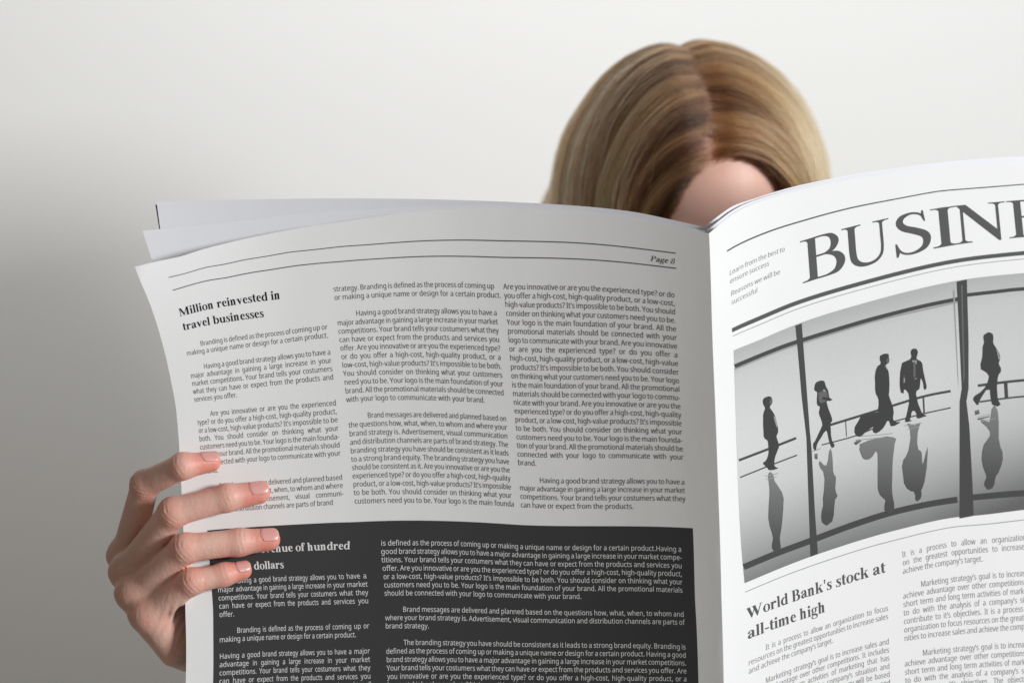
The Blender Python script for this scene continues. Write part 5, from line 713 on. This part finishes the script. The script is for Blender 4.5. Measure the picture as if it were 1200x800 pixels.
# ------------------------------------------------------------------ hair
PX = -.004                                                             # where the parting runs on the scalp
SC = np.array([.0735, .0955, .0940])                                   # scalp ellipsoid
def opening(x, z, s, m):
    """how far a point lies outside the face opening (an oval in the x-z plane); m widens it"""
    ex = (x - .004) / (np.where(x > .004, .062, .046) + m); ez = (z + .060) / (.1095 + m); r = np.hypot(ex, ez) + 1e-9
    nx = ex / (np.where(x > .004, .062, .046) + m); nz = ez / (.1095 + m); l = np.hypot(nx, nz) + 1e-9; return r, nx / l, nz / l
def strands(n, steps=30, seg=.0125, seed=1):
    r = np.random.default_rng(seed); R = []; tot = 0
    while tot < n:
        v = r.normal(size=(n * 2, 3)); v /= np.linalg.norm(v, axis=1)[:, None]
        kp = r.random(len(v)) < .25                                     # plenty of roots beside the parting
        v[kp, 0] = PX / SC[0] + np.sign(v[kp, 0] - PX / SC[0]) * (.004 + .06 * r.random(kp.sum())); v /= np.linalg.norm(v, axis=1)[:, None]
        k2 = (r.random(len(v)) < .22) & (v[:, 1] < -.3) & ~kp             # and a dense front hairline
        ph = r.random(len(v)) * 2.4 - 1.2; hx = .004 + np.where(ph > 0, .062, .046) * np.sin(ph) * (.90 + .17 * r.random(len(v))); hz2 = -.060 + .1095 * np.cos(ph) * (.955 + .09 * r.random(len(v)))
        vx, vz = hx / SC[0], hz2 / SC[2]; yy = 1 - vx ** 2 - vz ** 2; k2 &= yy > .02
        v[k2] = np.stack([vx, -np.sqrt(np.clip(yy, .02, 1)), vz], 1)[k2]
        rr = opening(v[:, 0] * SC[0], v[:, 2] * SC[2], 0, 0)[0]
        ok = np.where(v[:, 1] < .15, (rr > .93 + .07 * r.random(len(v)) ** .4) & (v[:, 2] > -.1), v[:, 2] > -.35) & ~(kp & (v[:, 2] < .3))
        ok &= (v[:, 1] > -.2) | (v[:, 2] > .1) | (np.abs(v[:, 0]) > .75)
        v = v[ok]; R.append(v); tot += len(v)
    v = r.permutation(np.concatenate(R))[:n]; p = v * SC; p[:, 1] += .004
    s = np.where(p[:, 0] - PX - .0016 * np.sin(p[:, 1] * 95) + r.normal(size=n) * .0012 > 0, 1., -1.)
    clump = np.floor((v[:, 1] * 9 + v[:, 2] * 7 * s + 40)); h1 = np.sin(clump * 12.9898 + s * 3.1) * 43758.5453; h1 -= np.floor(h1)
    lift = .003 + .016 * r.random(n) ** 1.3 + .003 * h1
    down = RH.T @ np.array([0, 0, -1.]); front = np.clip(-v[:, 1], 0, 1); mg = .012 * r.random(n) ** 1.5 + .004 * h1
    d = np.stack([s * (.35 + .65 * np.clip(v[:, 2], 0, 1)), .30 * front + .05 * r.normal(size=n), 0 * s], 1) + down * (.25 + .8 * (1 - np.clip(v[:, 2], 0, 1)))[:, None]
    n0 = v / SC; n0 /= np.linalg.norm(n0, axis=1)[:, None]; d -= n0 * (d * n0).sum(1)[:, None]; d /= np.linalg.norm(d, axis=1)[:, None]; d += n0 * .05
    out = [p.copy()]; wob = r.normal(size=(n, 3)) * np.where(r.random(n) < .04, .15, .05)[:, None]; ph_ = r.random(n) * 6.28
    sub = 2                                                            # two small steps per stored point
    for k in range(1, steps):
        for _ in range(sub):
            rad = (p - [0, .004, 0]) / SC; nrm = rad / SC; nrm /= np.linalg.norm(nrm, axis=1)[:, None]; rl = np.linalg.norm(rad, axis=1)
            g = (.16 + .07 * min(k, 8)) * .32
            tgt = down[None] + np.stack([s * np.where(p[:, 2] > .03, .32, .04), .12 + 0 * s, 0 * s], 1)
            d = d * (1 - g) + tgt * g + wob * .14
            ro, nx, nz = opening(p[:, 0], p[:, 2], s, mg); w_ = np.clip((1.30 - ro) / .24, 0, 1) * (p[:, 1] < -.015)
            vn = d[:, 0] * nx + d[:, 2] * nz; c_ = np.where(vn < 0, vn, 0) * w_; d[:, 0] -= nx * c_; d[:, 2] -= nz * c_
            # at the very top of the opening keep moving to the strand's own side
            d[:, 0] += np.where((w_ > .5) & (np.abs(p[:, 0]) < .02), s * .25, 0)
            dn = (d * nrm).sum(1); d = d - nrm * np.where((rl < 1.4) & (dn > 0), dn, 0)[:, None] * .9 - nrm * np.where((dn < 0) & (rl < 1.15), dn, 0)[:, None] * .8
            d /= np.linalg.norm(d, axis=1)[:, None]; p = p + d * seg / sub
            L = lift * min(1, (k + .5 * _) / 9.) ** .8 + .0012
            rr = np.linalg.norm((p - [0, .004, 0]) / (SC + L[:, None] * np.stack([np.where(s < 0, .82, 1.) + .6 * np.clip((.05 - p[:, 2]) / .09, 0, 1), .9 + 0 * s, .85 + 0 * s], 1)), axis=1)
            low_ = p[:, 2] < -.02
            q = np.where((rr < 1)[:, None] & ~low_[:, None], (p - [0, .004, 0]) / rr[:, None] + [0, .004, 0], p)
            minx = (SC[0] + L * 1.6) * np.sqrt(np.clip(1 - ((q[:, 1] - .004) / (SC[1] + L)) ** 2, .16, 1)); hang = low_ & (np.abs(q[:, 1]) < SC[1] * .95)
            gap = minx - q[:, 0] * s; q[:, 0] += np.where(hang & (gap > 0), s * np.minimum(gap, .004), 0)
            ro, nx, nz = opening(q[:, 0], q[:, 2], s, mg * .6); ins = (ro < 1) & (q[:, 1] < -.015)
            q[:, 0] += np.where(ins, nx * (1 - ro) * .045, 0); q[:, 2] += np.where(ins & (q[:, 2] > 0), nz * (1 - ro) * .10, 0)
            ex = np.abs(q[:, 0]) - .101; q[:, 0] = np.where(ex > 0, s * (.101 + ex * .25), q[:, 0])
            p = q
        out.append(p.copy())
    P = np.stack(out, 1)
    kk = np.arange(steps)[None, :, None] / steps
    P = P + .0016 * np.stack([np.sin(ph_[:, None] + kk[..., 0] * 9), np.cos(ph_[:, None] * 1.7 + kk[..., 0] * 7), 0 * kk[..., 0] + 0 * ph_[:, None]], -1) * kk
    return HC + P @ RH.T, v, s, h1
NS, ST = HAIRN, 30
HP, hv, hs, hc = strands(NS, ST)
hd = bpy.data.hair_curves.new('hair'); hd.add_curves([ST] * NS)
hd.attributes['position'].data.foreach_set('vector', HP.astype(np.float32).ravel())
rad_ = np.tile(np.r_[np.linspace(.00006, .00011, 4), np.full(ST - 9, .00011), np.linspace(.0001, .00004, 5)], NS) * (1 + .3 * rng.random(NS * ST))
ra_ = hd.attributes.get('radius') or hd.attributes.new('radius', 'FLOAT', 'POINT'); ra_.data.foreach_set('value', rad_.astype(np.float32))
# streaks: neighbouring strands share a tone, blonder on the viewer's right
def streak(v, s):
    a = np.arctan2(v[:, 1], v[:, 2]); t = .45 + .15 * s + .38 * np.sin(a * 19 + s * 2.2 + 2 * np.sin(a * 7)) + .24 * np.sin(a * 43 + s) + .16 * np.sin(np.abs(v[:, 0]) * 31 + a * 6)
    return np.clip(t + rng.normal(size=len(v)) * .17, 0, 1)
cap_v = []
nn_ = 40
for j in range(nn_):
    for i in range(2 * nn_):
        th_, ph2 = math.pi * (j + .02) / (nn_ - 1) * .62, math.pi * i / nn_; d_ = np.array([math.sin(th_) * math.cos(ph2), math.sin(th_) * math.sin(ph2), math.cos(th_)])
        zl = .64 if d_[1] < -.1 else -.3
        if d_[2] < zl: d_[2] = zl; d_ /= np.linalg.norm(d_) if d_[1] >= -.1 else 1; q_ = math.sqrt(max(1 - d_[2] ** 2, .01)) / math.hypot(d_[0], d_[1]); d_[0] *= q_; d_[1] *= q_
        cap_v.append(hl(d_ * SC * .995 + [0, .004, 0]))
cap = mesh_obj('scalp', cap_v, [(j * 2 * nn_ + i, j * 2 * nn_ + (i + 1) % (2 * nn_), (j + 1) * 2 * nn_ + (i + 1) % (2 * nn_), (j + 1) * 2 * nn_ + i) for j in range(nn_ - 1) for i in range(2 * nn_)], mat('hair_roots', (.26, .155, .11), .8, .1)[0], body)
tv = streak(hv, hs); ta = hd.attributes.new('tone', 'FLOAT', 'CURVE'); ta.data.foreach_set('value', tv.astype(np.float32))
m = bpy.data.materials.new('blonde_hair'); m.use_nodes = True; nt = m.node_tree; nt.nodes.remove(nt.nodes['Principled BSDF'])
hb = nt.nodes.new('ShaderNodeBsdfHairPrincipled'); hb.parametrization = 'COLOR'; hb.inputs['Roughness'].default_value = .32; hb.inputs['Radial Roughness'].default_value = .5; hb.inputs['Random Roughness'].default_value = .2
at = nt.nodes.new('ShaderNodeAttribute'); at.attribute_name = 'tone'; hi = nt.nodes.new('ShaderNodeHairInfo')
r1 = nt.nodes.new('ShaderNodeValToRGB'); e = r1.color_ramp.elements; e[0].color = (*HR0, 1); e[1].color = (*HR1, 1); e[0].position = .1; e[1].position = .9   # near the roots
r2 = nt.nodes.new('ShaderNodeValToRGB'); e = r2.color_ramp.elements; e[0].color = (*HT0, 1); e[1].color = (*HT1, 1); e[0].position = .05; e[1].position = .85  # towards the tips
mr = nt.nodes.new('ShaderNodeMapRange'); mr.inputs[1].default_value = .03; mr.inputs[2].default_value = .44
mx = nt.nodes.new('ShaderNodeMix'); mx.data_type = 'RGBA'
nt.links.new(at.outputs['Fac'], r1.inputs[0]); nt.links.new(at.outputs['Fac'], r2.inputs[0]); nt.links.new(hi.outputs['Intercept'], mr.inputs[0]); nt.links.new(mr.outputs[0], mx.inputs[0])
nt.links.new(r1.outputs[0], mx.inputs[6]); nt.links.new(r2.outputs[0], mx.inputs[7]); nt.links.new(mx.outputs[2], hb.inputs['Color']); nt.links.new(hb.outputs[0], nt.nodes['Material Output'].inputs[0])
hd.materials.append(m)
hair = link(bpy.data.objects.new('hair', hd), person); hair.matrix_parent_inverse = PM; hair['label'] = 'straight blonde hair, darker at its middle parting'
S.cycles_curves.shape = 'RIBBONS' if RIBBON else 'THICK'
print('verts body', len(allV), 'faces', len(allF))
